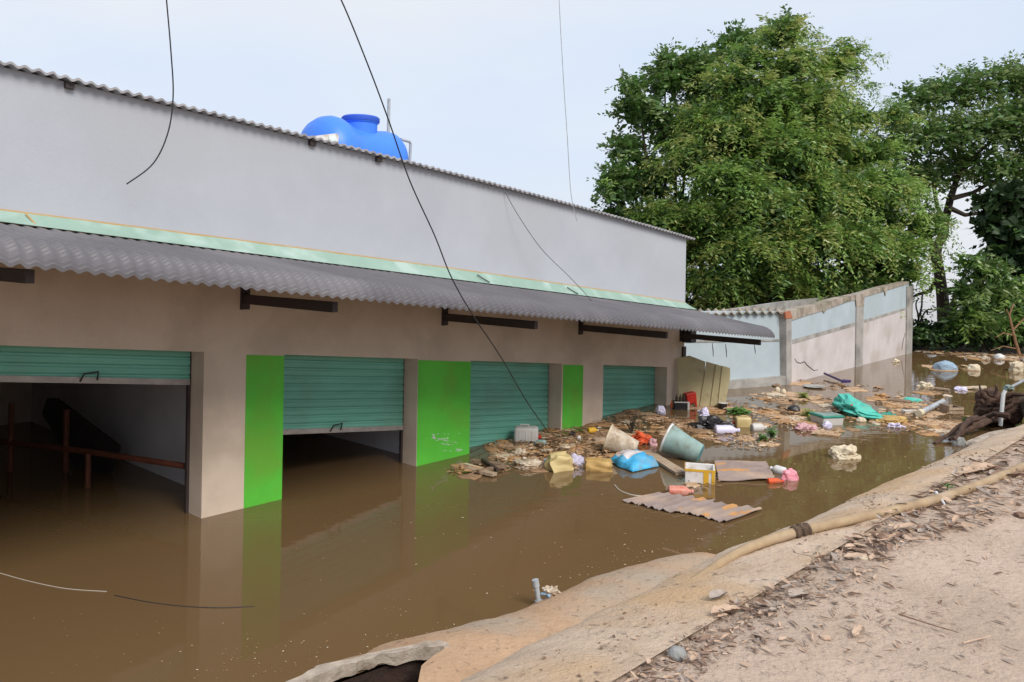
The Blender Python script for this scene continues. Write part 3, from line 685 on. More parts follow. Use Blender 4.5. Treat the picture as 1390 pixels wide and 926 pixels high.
def foliage(name, blobs, root, per=22, leaf=(.16, .05), spray=1.1, pairs=9, mats=('leafA', 'leafB', 'leafC'), wts=None, droop=.45, fill=500, yel=None):
    """blobs: (Vector centre, (rx, ry, rz)) ; each gets sprays (twigs with paired leaflets) on its shell plus inner fill"""
    Cs, Ds, Ns, Ls, Ws, Ms = [], [], [], [], [], []
    for bi, (c, rr) in enumerate(blobs):
        vol = (rr[0]*rr[2])**.5
        k = max(6, int(per*vol*vol))
        d = rnd_dirs(k); d[:, 2] = np.where(d[:, 2] < -.5, -d[:, 2]*.5, d[:, 2])
        rad = rng.uniform(.55, 1.08, (k, 1)); 
        p0 = np.array(c)+d*np.array(rr)*rad
        ax_ = d+rng.normal(scale=.45, size=(k, 3)); ax_[:, 2] -= droop*.3; ax_ /= np.linalg.norm(ax_, axis=1, keepdims=True)
        L_ = spray*rng.uniform(.55, 1.25, k)
        w0 = np.array(wts if wts else [.5, .25, .25], float)
        w0 = w0*rng.uniform(.4, 1.7, 3); w0 /= w0.sum()
        if yel is not None and yel(Vector(c)): w0 = np.array([.3, .6, .1])
        cm = rng.choice(3, k, p=w0)
        side = np.cross(ax_, [0, 0, 1.0]); side /= (np.linalg.norm(side, axis=1, keepdims=True)+1e-6)
        for j in range(pairs):
            u_ = (j+.5)/pairs
            q_ = p0+ax_*(L_*(u_-.3))[:, None]; q_[:, 2] -= droop*L_*(u_**2)*.6
            for sgn in (-1, 1):
                dd = ax_*.55+side*sgn+rng.normal(scale=.28, size=(k, 3)); dd[:, 2] -= droop*.5
                nn = np.cross(dd, ax_)+rng.normal(scale=.35, size=(k, 3)); nn[:, 2] += .8
                Cs.append(q_+rng.normal(scale=.04*spray, size=(k, 3))); Ds.append(dd); Ns.append(nn)
                ll = leaf[0]*rng.uniform(.7, 1.35, k)*(1-.35*abs(u_-.5)); Ls.append(ll); Ws.append(leaf[1]*rng.uniform(.8, 1.3, k)); Ms.append(np.where(rng.random(k) < .08, rng.integers(0, 3, k), cm))
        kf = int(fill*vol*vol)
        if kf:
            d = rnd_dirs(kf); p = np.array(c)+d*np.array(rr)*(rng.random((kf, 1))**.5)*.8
            Cs.append(p); Ds.append(rnd_dirs(kf)); Ns.append(rnd_dirs(kf)); Ls.append(leaf[0]*1.5*rng.uniform(.8, 1.4, kf)); Ws.append(leaf[1]*2.2*rng.uniform(.8, 1.3, kf)); Ms.append(np.full(kf, 2))  # inner leaves all take the last, darker green: crown shade put into colour
    C = np.concatenate(Cs)-np.array(root.location)
    return leaf_mesh(name, C, np.concatenate(Ds), np.concatenate(Ns), np.concatenate(Ls), np.concatenate(Ws), np.concatenate(Ms), mats, root)
def P3(x, y, Z):   # point at depth Z along the ray (metres north of the camera)
    return CAM+ray(x, y)*Z
def limbs(root, base, top_pts, r0=.22, m='bark', fork=.35):
    mb = MB()
    for i, tp in enumerate(top_pts):
        st = base; mid = base.lerp(tp, .5)+Vector((random.uniform(-.5, .5), random.uniform(-.5, .5), random.uniform(.1, .9)))
        pts = []
        for k in range(9):
            u_ = k/8; p = st*(1-u_)**2+mid*2*u_*(1-u_)+tp*u_**2; p = p+Vector((nz(p, 1.3, i), nz(p, 1.3, i+9), 0))*.18*min(1, u_*3); pts.append(p)
        r_ = r0*(1 if i == 0 else random.uniform(.45, .7)); mb.tube(pts, [lerp(r_, .03, (k/8)**.8) for k in range(9)], 8)
    return mb
# tree blobs are laid out in angular size and placed at the tree's real distance
def blobs_from(spec, Z, jit=1.0, ysc=.95):
    out = []
    for (x, y, r_, dz) in spec:
        Zz = Z+dz; rr = r_*Zz/F; out.append((P3(x, y, Zz), (rr*1.05, rr*1.05, rr*.82)))
    return out
# broadleaf tree behind, darker
spec = [(870, 150, 36, 0), (905, 110, 34, .5), (945, 95, 36, 1), (1000, 66, 36, 1.5), (850, 205, 28, 0), (838, 258, 30, -.5), (880, 245, 44, .5), (920, 180, 50, 1), (970, 130, 45, 1.5), (845, 300, 34, 0), (890, 320, 44, .5),
        (835, 235, 18, -1), (1060, 48, 26, 1.5), (1075, 30, 14, 1), (905, 85, 20, .5), (860, 118, 20, .2)]
Zb = 37
bb = W(905, 461); root = empty('broadleaf_tree', Vector((bb.x, bb.y, .3)), 'dark small leaved tree crown sticking out on the left behind the feathery tree', 'tree')
root.location = Vector((P3(905, 400, Zb).x, Zb, .3))
bl = blobs_from(spec, Zb)
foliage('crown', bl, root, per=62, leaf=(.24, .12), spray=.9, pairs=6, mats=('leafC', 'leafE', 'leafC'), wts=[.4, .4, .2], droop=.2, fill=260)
limbs(root, Vector(root.location), [b[0] for b in bl[:9]], .28).build('trunk', 'bark', root, smooth=True)
# big feathery tree
spec = [(1060, 60, 30, 0), (1020, 85, 36, 0), (1085, 85, 40, -.5), (1130, 95, 34, 0), (1165, 78, 16, 0), (985, 120, 40, 0), (1050, 125, 48, -1), (1110, 140, 48, -1), (1155, 145, 36, 0), (945, 165, 38, .3), (1000, 185, 50, -1),
        (1065, 200, 55, -1.8), (1130, 205, 52, -1.2), (1185, 205, 42, 0), (1205, 165, 24, .5), (930, 225, 45, 0), (985, 255, 52, -1.5), (1050, 270, 58, -2.2), (1120, 275, 56, -1.8), (1180, 275, 48, -.8), (1225, 255, 34, 0),
        (905, 285, 46, .2), (955, 310, 50, -1), (1020, 335, 54, -2), (1090, 340, 54, -2.2), (1155, 335, 50, -1.5), (1210, 320, 44, -.5), (1250, 300, 28, 0), (1275, 292, 14, -.2), (880, 325, 36, .2), (925, 350, 46, 0), (980, 378, 46, -1), (1045, 390, 46, -1.5), (1110, 385, 44, -1.2),
        (1170, 378, 40, -.5), (1215, 362, 28, 0), (945, 400, 38, 0), (1000, 410, 34, -.5), (860, 355, 26, 0), (1150, 410, 36, 0), (1080, 425, 36, 0)]
Zm = 34.5
root = empty('feathery_tree', Vector((P3(1065, 400, Zm).x, Zm, .3)), 'huge light green feathery tree towering behind the compound wall', 'tree')
bl = blobs_from(spec, Zm)
bl = [(c+Vector((random.uniform(-.35, .35), random.uniform(-.3, .3), random.uniform(-.6, .6))), (r_[0]*random.uniform(.8, 1.1), r_[1]*.95, r_[2]*random.uniform(.65, .95))) for c, r_ in bl]
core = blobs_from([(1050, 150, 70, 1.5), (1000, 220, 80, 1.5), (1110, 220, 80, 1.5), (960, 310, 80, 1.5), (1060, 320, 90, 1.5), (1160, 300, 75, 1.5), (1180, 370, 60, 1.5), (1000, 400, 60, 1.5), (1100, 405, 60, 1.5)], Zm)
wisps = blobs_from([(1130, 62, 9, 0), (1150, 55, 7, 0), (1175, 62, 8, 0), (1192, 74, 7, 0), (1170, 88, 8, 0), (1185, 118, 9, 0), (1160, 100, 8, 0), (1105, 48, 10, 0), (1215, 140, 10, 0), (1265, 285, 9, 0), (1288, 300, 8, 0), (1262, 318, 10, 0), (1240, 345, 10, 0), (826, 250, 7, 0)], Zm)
foliage('inner_foliage', core, root, per=4, leaf=(.3, .12), spray=1.2, pairs=6, mats=('leafC', 'leafC', 'leafC'), droop=.5, fill=260)  # darker green throughout, paints the shaded gaps between the outer clumps
foliage('outer_sprays', wisps, root, per=160, leaf=(.20, .05), spray=.8, pairs=9, mats=('leafA', 'leafB', 'leafC'), wts=[.5, .3, .2], droop=.9, fill=0)
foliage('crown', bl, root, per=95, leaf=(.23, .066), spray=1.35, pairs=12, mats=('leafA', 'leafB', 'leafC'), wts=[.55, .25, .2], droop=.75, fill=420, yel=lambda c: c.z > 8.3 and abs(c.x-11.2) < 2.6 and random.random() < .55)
limbs(root, Vector(root.location), [b[0] for b in bl[::3]], .35).build('trunk', 'bark', root, smooth=True)
# right tree with the dark leaning trunk
spec = [(1215, 165, 26, 1), (1240, 140, 30, 1), (1275, 130, 34, 1), (1310, 122, 36, 1), (1345, 115, 38, 1), (1385, 105, 36, 1), (1225, 200, 34, 1), (1265, 185, 42, 0), (1310, 180, 46, 0), (1360, 175, 50, 0), (1400, 170, 50, 0), (1235, 240, 32, 1),
        (1270, 240, 34, 1), (1305, 225, 34, 1), (1340, 232, 36, 0), (1385, 240, 40, 0), (1420, 130, 50, 0), (1240, 280, 20, 1), (1430, 210, 50, 0)]
Zt2 = 38
tb = P3(1281, 462, Zt2); root = empty('river_tree', Vector((tb.x, Zt2, .35)), 'tall olive tree with a bare dark crooked trunk beside the end of the compound wall', 'tree')
bl = blobs_from(spec, Zt2)
foliage('crown', bl, root, per=52, leaf=(.25, .095), spray=.9, pairs=6, mats=('leafE', 'leafC', 'leafC'), wts=[.6, .25, .15], droop=.25, fill=130)
mb = MB(); tr = [(1281, 468), (1282, 440), (1279, 400), (1275, 370), (1270, 345), (1273, 332), (1282, 318), (1283, 300), (1290, 270), (1300, 240), (1315, 205)]
pts = [P3(x, y, Zt2+.1*i) for i, (x, y) in enumerate(tr)]; mb.tube(pts, [.36, .30, .26, .24, .25, .22, .2, .19, .16, .12, .07], 10)
for br in ([(1270, 345), (1262, 325), (1255, 305), (1245, 270), (1235, 240)], [(1287, 455), (1291, 425), (1296, 400), (1305, 380), (1318, 362)], [(1283, 300), (1272, 280), (1265, 240), (1262, 200)], [(1290, 270), (1320, 262), (1350, 245), (1385, 225)], [(1288, 282), (1310, 292), (1340, 288), (1370, 262)], [(1276, 372), (1262, 395), (1245, 400), (1235, 405)], [(1300, 240), (1330, 205), (1360, 180)]):
    q_ = [P3(x, y, Zt2+.3+.2*i) for i, (x, y) in enumerate(br)]; mb.tube(q_, [lerp(.13, .04, i/(len(q_)-1)) for i in range(len(q_))], 7)
mb.build('trunk', 'bark', root, smooth=True)
# dark broad-leaved tree at the right edge
spec = [(1345, 275, 22, 0), (1375, 270, 28, 0), (1405, 280, 36, 0), (1340, 305, 20, 0), (1370, 315, 34, 0), (1405, 330, 38, 0), (1385, 360, 34, 0), (1430, 300, 40, 0), (1360, 345, 20, 0), (1410, 380, 34, 0)]
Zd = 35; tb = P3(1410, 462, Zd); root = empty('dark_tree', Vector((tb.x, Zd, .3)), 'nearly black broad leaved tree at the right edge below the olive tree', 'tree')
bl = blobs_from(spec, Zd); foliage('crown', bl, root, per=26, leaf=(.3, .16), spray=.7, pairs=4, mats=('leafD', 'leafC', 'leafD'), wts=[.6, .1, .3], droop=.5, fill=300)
limbs(root, Vector(root.location), [b[0] for b in bl[:6]], .2).build('trunk', 'bark', root, smooth=True)
# mid-green bushes
def bush(name, spec, Z, label, mats, wts, leaf=(.24, .09), per=48, fill=260, droop=.35, pairs=6, group=None):
    x = spec[0][0]; tb = P3(x, 465, Z); root = empty(name, Vector((tb.x, Z, .2)), label, 'bush' if 'bush' in label else 'tree', group)
    bl = blobs_from(spec, Z); foliage('crown', bl, root, per=per, leaf=leaf, spray=.7, pairs=pairs, mats=mats, wts=wts, droop=droop, fill=fill)
    limbs(root, Vector(root.location), [b[0] for b in bl[:5]], .09).build('trunk', 'bark', root, smooth=True)
bush('willowy_tree', [(1335, 400, 34, 0), (1325, 360, 26, 0), (1350, 375, 30, 0), (1320, 430, 34, 0), (1365, 420, 38, 0), (1390, 400, 30, 0), (1345, 440, 30, -.5), (1310, 395, 20, 0), (1300, 440, 20, 0), (1395, 440, 34, -.5)], 34, 'mid green young tree right of the crooked trunk', ('leafE', 'leafA', 'leafC'), [.55, .3, .15], leaf=(.26, .08), droop=.7, pairs=8)
HG = 'dark bushes along the far water edge'
for k, (x, r_, zz, lab) in enumerate([(1250, 20, 0, 'low dark bush against the end column of the compound wall'), (1276, 18, -.3, 'low dark bush at the foot of the crooked trunk'), (1303, 19, 0, 'low dark bush just right of the crooked trunk'), (1333, 19, -.4, 'low dark bush under the mid green young tree'), (1364, 20, -.2, 'low dark bush left of the dead sapling'), (1398, 22, -.5, 'low dark bush cut by the right edge of the photo')]):
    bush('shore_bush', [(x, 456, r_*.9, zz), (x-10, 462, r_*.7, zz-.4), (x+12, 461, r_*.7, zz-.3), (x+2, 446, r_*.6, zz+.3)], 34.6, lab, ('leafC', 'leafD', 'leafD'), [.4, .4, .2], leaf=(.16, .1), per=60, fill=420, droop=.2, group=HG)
for k, (x, lab) in enumerate([(965, 'dark bush low behind the left part of the compound wall'), (1130, 'dark bush low behind the middle of the compound wall')]):
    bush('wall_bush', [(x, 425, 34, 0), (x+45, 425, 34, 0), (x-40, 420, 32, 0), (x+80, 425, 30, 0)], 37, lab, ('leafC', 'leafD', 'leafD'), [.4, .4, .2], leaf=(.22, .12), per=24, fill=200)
bush('sprig_tree', [(1250, 425, 12, 0), (1255, 395, 10, 0), (1248, 405, 10, .2), (1262, 420, 12, 0), (1244, 436, 10, 0), (1262, 375, 7, 0)], 36, 'sparse sapling tree between the wall end and the crooked trunk', ('leafE', 'leafC', 'leafD'), [.5, .3, .2], leaf=(.13, .06), per=26, fill=10, pairs=4)
# dead sapling
mb = MB(); Zs = 31
for br, r_ in (([(1384, 482), (1378, 462), (1374, 445), (1370, 428), (1376, 412)], .06), ([(1375, 448), (1385, 438), (1392, 430)], .035), ([(1374, 455), (1362, 452), (1352, 458)], .03), ([(1371, 430), (1366, 420)], .03), ([(1382, 474), (1362, 470), (1345, 476)], .025)):
    q_ = [P3(x, y, Zs) for x, y in br]; q_ = [Vector((p.x, p.y, max(p.z, 0))) for p in q_]; mb.tube(q_, [lerp(r_, r_*.5, i/(len(q_)-1)) for i in range(len(q_))], 6)
M['deadwood'] = mat('orange_dead_wood', (.33, .18, .09), (.2, .11, .06), 6, .9)
tag(mb.build('dead_sapling', 'deadwood', origin=P3(1384, 482, Zs)), 'bare orange brown dead sapling standing at the far right shore', 'sapling')

# ------------------------------------------------------------------ floating things
def mpp(y_or_p): return y_or_p.y/F
def crumple(mb, size, seed, amt=.22, freq=2.2, mi=0, T=None, sub=4, flat=.0, mfun=None):
    bm = bmesh.new(); bmesh.ops.create_icosphere(bm, subdivisions=sub, radius=1)
    for v in bm.verts:
        d = v.co.copy(); n1 = noise.noise(d*freq+Vector((seed, 0, 0))); n2 = abs(noise.noise(d*freq*2.7+Vector((0, seed, 0)))); n3 = abs(noise.noise(d*freq*5+Vector((0, 0, seed))))*.7
        r_ = 1+amt*1.6*n1-amt*1.3*n2-amt*.6*n3
        v.co = Vector((d.x*r_*size[0]/2, d.y*r_*size[1]/2, d.z*r_*size[2]/2))
    bm.verts.index_update()
    fs = [tuple(v.index for v in f.verts) for f in bm.faces]
    o = len(mb.f); mb.add([v.co.copy() for v in bm.verts], fs, mi, T)
    if mfun:
        for i, f in enumerate(bm.faces): mb.m[o+i] = mfun(f.calc_center_median())
    bm.free()
def at(x, y): p = W(x, y); return Vector((p.x, p.y, 0)), p.y/F
def single(name, mb, mats, loc, label, cat, yaw=0, smooth=True, group=None):
    o = mb.build(name, mats, smooth=smooth, local=True); o.location = loc; o.rotation_euler = (0, 0, yaw); return tag(o, label, cat, group)
def bag(x, y, wpx, hpx, label, m, name='plastic_bag', cat='bag', depth=1.0, seed=None, amt=.25, group=None, mats=None, mfun=None, yaw=0, freq=1.5):
    """x,y = waterline centre in the photo, wpx/hpx apparent width/height"""
    loc, k = at(x, y); w_ = wpx*k; h_ = hpx*k*.95; seed = seed if seed is not None else x*.37
    mb = MB(); crumple(mb, (w_, w_*depth*.8, h_*1.5), seed, amt, freq, T=Matrix.Translation((0, w_*depth*.2, h_*.25)), mfun=mfun)
    return single(name, mb, mats or m, loc, label, cat, yaw, group=group)
def bottle_mesh(L_, r_):   # lathe profile about z, lying later
    return [(0, 0), (r_*.8, 0), (r_, r_*.2), (r_, L_*.62), (r_*.85, L_*.72), (r_*.38, L_*.84), (r_*.34, L_*.93)]
def bottle(x, y, wpx, hpx, label, m, capm, yaw=0, name='plastic_bottle', tilt=0, cat='bottle', group=None):
    loc, k = at(x, y); L_ = wpx*k; r_ = hpx*k*.5
    t = empty(name, loc+Vector((0, 0, 0)), label, cat, group, yaw)
    T = Matrix.Translation((0, 0, r_*.55)) @ Matrix.Rotation(math.pi/2-tilt, 4, 'Y') @ Matrix.Translation((0, 0, -L_/2))
    MB().lathe(bottle_mesh(L_, r_), 20, 0, T).build('body', m, t, smooth=True, local=True)
    MB().lathe([(r_*.42, L_*.92), (r_*.42, L_), (0, L_*1.002)], 14, 0, T).build('cap', capm, t, smooth=True, local=True)
    return t
def jerrycan(x, y, wpx, hpx, label, m, capm, yaw=0, roll=0, name='jerrycan', capdx=.5):
    loc, k = at(x, y); w_, h_ = wpx*k, hpx*k; d_ = w_*.62
    t = empty(name, loc, label, 'jerrycan', None, yaw); T = Matrix.Translation((0, d_*.3, h_*.42)) @ Matrix.Rotation(roll, 4, 'Y')
    mb = MB(); mb.rbox((0, 0, 0), (w_*.94, d_, h_*1.12), h_*.2, 0, T, 4)
    for i in (-1, 0, 1): mb.rbox((i*w_*.25, -d_*.5, 0), (w_*.06, .012, h_*.7), .004, 0, T, 1)
    mb.build('body', m, t, smooth=True, local=True)
    mb = MB(); mb.tube([(w_*.1, 0, h_*.55), (w_*.1, 0, h_*.68), (-w_*.22, 0, h_*.68), (-w_*.22, 0, h_*.55)], h_*.05, 8, 0, T); mb.build('handle', m, t, smooth=True, local=True)
    mb = MB(); mb.lathe([(h_*.13, 0), (h_*.15, .01), (h_*.15, h_*.2), (0, h_*.21)], 16, 0, T @ Matrix.Translation((w_*capdx*.92, -d_*.2, -h_*.1)) @ Matrix.Rotation(math.pi/2, 4, 'Y')); mb.build('cap', capm, t, smooth=True, local=True)
    return t
def plank(px0, px1, wd, label, m='wood', th=.03, z0=.02, z1=.02, name='plank', cat='plank', group=None, seed=0):
    p0, p1 = W(*px0), W(*px1); p0.z, p1.z = z0, z1
    d = (p1-p0); L_ = d.length; d.normalize(); sd_ = d.cross(Vector((0, 0, 1))).normalized(); n_ = sd_.cross(d)
    mb = MB(); K = 7; vs = []
    for i in range(K):
        u_ = i/(K-1); c = p0+d*L_*u_; ww = wd*(.5+.07*nz((u_*4, seed, 0))); e_ = .1*wd*random.uniform(-1, 1) if i in (0, K-1) else 0
        vs += [c+sd_*ww+d*e_-n_*th/2, c-sd_*ww-n_*th/2, c-sd_*ww+n_*th/2, c+sd_*ww+d*e_+n_*th/2]
    fs = [(4*i+j, 4*i+(j+1) % 4, 4*i+4+(j+1) % 4, 4*i+4+j) for i in range(K-1) for j in range(4)]+[(3, 2, 1, 0), (4*K-4, 4*K-3, 4*K-2, 4*K-1)]
    mb.add(vs, fs); return tag(mb.build(name, m, origin=p0), label, cat, group)

def crushed(x, y, wpx, hpx, label, m, name, cat, yaw=0, seed=1, depth=.7, amt=.12, taper=.86):
    loc, k = at(x, y); w_, h_ = wpx*k, hpx*k; bm = bmesh.new(); bmesh.ops.create_cube(bm, size=1); bmesh.ops.subdivide_edges(bm, edges=list(bm.edges), cuts=9, use_grid_fill=True)
    for v in bm.verts:
        c = v.co.copy(); r_ = max(abs(c.x), abs(c.y), abs(c.z)); rr = c.length; c = c.lerp(c*(r_/rr)*1.25 if rr else c, .22); t_ = lerp(1, taper, c.z+.5)
        n_ = Vector((nz(c, 2.2, seed), nz(c, 2.2, seed+4), nz(c, 2.2, seed+8)))*amt*1.6 + c.normalized()*(-abs(nz(c, 6, seed+2)))*amt*.6
        v.co = Vector(((c.x*t_+n_.x)*w_, ((c.y*t_+n_.y)*depth+.3)*w_, (c.z+.36+n_.z)*h_*1.12))
    bm.verts.index_update(); mb = MB(); mb.add([v.co.copy() for v in bm.verts], [tuple(v.index for v in f.verts) for f in bm.faces]); bm.free()
    return single(name, mb, m, loc, label, cat, yaw)
# jerrycan by the closed shutter
jerrycan(714, 600, 35, 20, 'cloudy grey jerrycan with a red cap floating by the closed shutter', 'greyw', 'red', yaw=-.05)
# driftwood cluster left
DG = 'driftwood planks floating below the green panel'
for i, (a_, b_, w_, mm, lab) in enumerate([((631, 633), (662, 641), .07, 'scumD', 'pale thin plank floating on the left side of the driftwood heap'), ((640, 629), (684, 634), .1, 'wood', 'brown plank at the back of the small driftwood heap'), ((634, 641), (672, 648), .12, 'board', 'wide tan plank at the front of the small driftwood heap'),
                                          ((648, 646), (686, 637), .08, 'wood', 'brown plank crossing the front right of the driftwood heap'), ((655, 631), (676, 644), .06, 'bark', 'dark stick lying across the middle of the driftwood heap')]):
    plank(a_, b_, w_, lab, mm, .05, .03+.015*i, .02+.012*i, group=DG, seed=i, name='driftwood_plank')
bag(718, 636, 46, 11, 'dirty white foam slab among reeds left of the tan box', 'dirtywhite', 'foam_slab', 'foam', seed=3, depth=.9)
bag(706, 618, 16, 9, 'small crumpled white wrapper above the dirty foam slab', 'dirtywhite', 'wrapper', 'wrapper', seed=4.4)
def tubbox(x, y, wpx, hpx, label, m, yaw, name, cat, taper=.85, lid=None):
    loc, k = at(x, y); w_, h_ = wpx*k, hpx*k; t = empty(name, loc, label, cat, None, yaw); d_ = w_*.75
    MB().rbox((0, d_*.3, h_*.3), (w_, d_, h_*.95), h_*.14, 0, None, 3, taper).build('body', m, t, smooth=True, local=True)
    MB().rbox((0, d_*.3, h_*.79), (w_*taper*1.04, d_*taper*1.04, h_*.12), h_*.04, 0, None, 2).build('lid', lid or m, t, smooth=True, local=True); return t
crushed(764, 640, 35, 22, 'yellowed crumpled packing box, left of the white film', 'jug', 'packing_box', 'box', .5, 12.3)
crushed(812, 640, 39, 14, 'low tan foam tray right of the white film', 'tan', 'foam_tray', 'tray', -.1, 14.1, amt=.07)
bag(813, 629, 28, 4, 'pale wet paper lying on top of the tan foam tray', 'dirtywhite', 'wet_paper', 'paper', seed=15.1, amt=.12)
bag(778, 592, 9, 7, 'small black plastic lump among the reeds before the third pillar', 'black', 'plastic_lump', 'plastic', seed=16.2, amt=.3)
bag(786, 597, 6, 6, 'tiny white cup among the reeds before the third pillar', 'white', 'paper_cup', 'cup', seed=17.2, amt=.1)
bag(733, 604, 20, 6, 'dirty clear wrapper at the right foot of the grey jerrycan', 'bucket', 'wrapper', 'wrapper', seed=18.2, amt=.3)
bag(742, 632, 10, 9, 'bluish grey crumpled wrapper left of the yellowed packing box', 'bluegrey', 'wrapper', 'wrapper', seed=19.2, amt=.3)
bag(815, 600, 22, 6, 'pale wet board scrap left of the tipped white bucket', 'board', 'board_scrap', 'board', seed=20.2, amt=.12)
bag(897, 562, 14, 12, 'small whitish bag by the last pillar near the plant', 'lav', 'plastic_bag', 'bag', seed=21.2, amt=.2)
bag(1055, 525, 12, 4, 'brown clod at the foot of the wall corner', 'wood', 'mud_clod', 'clod', seed=22.2, amt=.2)
bag(1105, 572, 18, 6, 'yellow green wet leaf bundle left of the green rimmed box', 'leafB', 'leaf_bundle', 'leaves', seed=23.2, amt=.3)
bag(1245, 566, 10, 7, 'brown round husk at the left end of the grey pipe', 'wood', 'coconut_husk', 'husk', seed=24.2, amt=.1)
bag(783, 632, 22, 17, 'thin white plastic film standing between the two tan boxes', 'lav', seed=9, depth=.3, amt=.35)
bottle(805, 587, 15, 9, 'small yellow bottle floating at the foot of the third pillar', 'yellow', 'white', .3)
# white broken bucket
def bucket(x, y, r1px, r2px, lpx, T_, label, m, rimm, name='bucket', base=None, cat='bucket'):
    loc, k = at(x, y); r1, r2, L_ = r1px*k, r2px*k, lpx*k
    t = empty(name, loc, label, cat)
    prof = [(r2*.96, .03), (r2, 0), (lerp(r2, r1, .33), L_*.33), (lerp(r2, r1, .66)*1.0, L_*.66), (lerp(r2, r1, .8)+.004, L_*.8), (r1, L_), (r1*.97, L_), (r2*.96, .035)]
    mb = MB(); mb.lathe([(0, .03)]+prof[:-1]+[(r2*.95, .05), (0, .05)], 36, 0, T_); mb.build('body', m, t, smooth=True, local=True)
    mb = MB(); mb.lathe([(r1*.99, L_*.955), (r1*1.055, L_*.955), (r1*1.065, L_*1.0), (r1*1.03, L_*1.015), (r1*.97, L_*1.012)], 36, 0, T_); mb.build('rim', rimm, t, smooth=True, local=True)
    if base:
        mb = MB(); mb.lathe([(r2*.9, -.012), (r2*.97, .0), (r2*.8, -.002), (r2*.72, .008), (0, .01)], 30, 0, T_); mb.build('base_ring', base, t, smooth=True, local=True)
    return t, k
def aim(loc, d):   # transform with local +z pointing along d
    return Matrix.Translation(loc) @ Vector(d).normalized().to_track_quat('Z', 'Y').to_matrix().to_4x4()
_, k_ = at(925, 628)
bucket(925, 628, 20.5, 14, 50, aim((28*k_, .18, 8.5*k_), (-.80, .38, .33)), 'large grimy pale teal bucket with a white rim lying on its side', 'bucket', 'white', 'large_bucket', 'bucketbase')
_, k_ = at(845, 616)
bucket(845, 616, 19, 12, 42, aim((20*k_, .1, 4*k_), (-.86, .25, .28)), 'dirty white bucket tipped over beside the blue and white sack', 'dirtywhite', 'cream', 'tipped_bucket')
bag(872, 603, 36, 15, 'crumpled orange red plastic bag behind the tipped white bucket', 'orange', seed=1.3, amt=.35)
bag(887, 605, 12, 10, 'small pinkish white wrapper at the right of the orange bag', 'pinkfab', 'wrapper', 'wrapper', seed=6.3, amt=.35)
# blue sack: flat, wrinkled, with a white printed panel
def sheet(name, quad, th, seed, mats, label, cat, lift=.1, mf=None, nx=26, ny=16, wr=.035, group=None):
    """quad: four photo points on the water, corner order; a wrinkled sheet with thickness"""
    q = [W(*p) for p in quad]; mb = MB(); c = sum(q, Vector())/4
    for side in (0, 1):
        for i in range(nx+1):
            for j in range(ny+1):
                u_, v_ = i/nx, j/ny; p = q[0].lerp(q[1], u_).lerp(q[3].lerp(q[2], u_), v_)
                e_ = (4*u_*(1-u_))*(4*v_*(1-v_)); puff = e_**.5
                z = .015+(lift*puff+wr*puff**.5*nz((u_*5, v_*5, seed))*2+wr*.8*abs(nz((u_*14, v_*6, seed+3))))*(1 if side == 0 else .2)+th*(1-side)*.5
                ox = .06*nz((u_*3, v_*3, seed+5)); mb.v.append((p.x+ox, p.y+ox, max(z, .0)))
    n_ = (nx+1)*(ny+1)
    for i in range(nx):
        for j in range(ny):
            a_ = i*(ny+1)+j; f = (a_, a_+ny+1, a_+ny+2, a_+1); mb.f.append(f); mb.m.append(mf((i+.5)/nx, (j+.5)/ny) if mf else 0)
            mb.f.append(tuple(x+n_ for x in f[::-1])); mb.m.append(0)
    for i in range(nx):
        for j in (0, ny):
            a_ = i*(ny+1)+j; mb.f.append((a_, a_+ny+1, a_+ny+1+n_, a_+n_)); mb.m.append(0)
    for j in range(ny):
        for i in (0, nx):
            a_ = i*(ny+1)+j; mb.f.append((a_, a_+1, a_+1+n_, a_+n_)); mb.m.append(0)
    return tag(mb.build(name, mats, smooth=True, origin=(c.x, c.y, 0)), label, cat, group)
sheet('plastic_sack', [(826, 627), (863, 617), (895, 634), (858, 642)], .03, 2.2, ['bluebag', 'sackprint'], 'sky blue and white printed plastic sack left of the large teal bucket', 'sack', .17, lambda u_, v_: 1 if (.18 < u_ < .78 and .12 < v_ < .62) else 0)
plank((876, 616), (925, 645), .22, 'pale wet board lying between the blue sack and the teal bucket', 'board', .05, .05, .03, name='wet_board', cat='board')
# yellow and white foam box, open
loc, k = at(950, 656); t = empty('foam_box', loc, 'white foam box with yellow tape and a cream inside in front of the teal bucket', 'box', None, -.22)
w_, d_, h_ = 40*k, .46, 20*k
mb = MB(); wt = .035
for cx_, cy_, sx, sy in ((0, 0, w_, wt), (0, d_-wt, w_, wt), (-w_/2+wt/2, (d_-wt)/2, wt, d_-2*wt), (w_/2-wt/2, (d_-wt)/2, wt, d_-2*wt)): mb.rbox((cx_, cy_, h_*.42), (sx, sy+(0 if sy == wt else wt-.002), h_), .008, 0, None, 1)
mb.box((0, (d_-wt)/2, h_*.2), (w_-.05, d_-.05, .03)); mb.build('body', 'white', t, local=True)
mb = MB()
mb.box((0, -wt/2-.003, h_*.86), (w_+.008, .006, h_*.16)); mb.box((w_*.2, -wt/2-.0035, h_*.4), (w_*.17, .006, h_*.8)); mb.box((w_/2+.003, (d_-wt)/2, h_*.86), (.006, d_, h_*.16)); mb.box((-w_/2-.003, (d_-wt)/2, h_*.86), (.006, d_, h_*.16)); mb.box((w_/2-.03, -wt/2-.0045, h_*.45), (.05, .006, h_*.9))
mb.build('tape', 'yellow', t, local=True)
bottle(924, 671, 34, 15, 'faded red plastic jar floating at the top edge of the brown roofing sheet', 'redclear', 'redclear', -.05, 'plastic_jar', cat='jar')
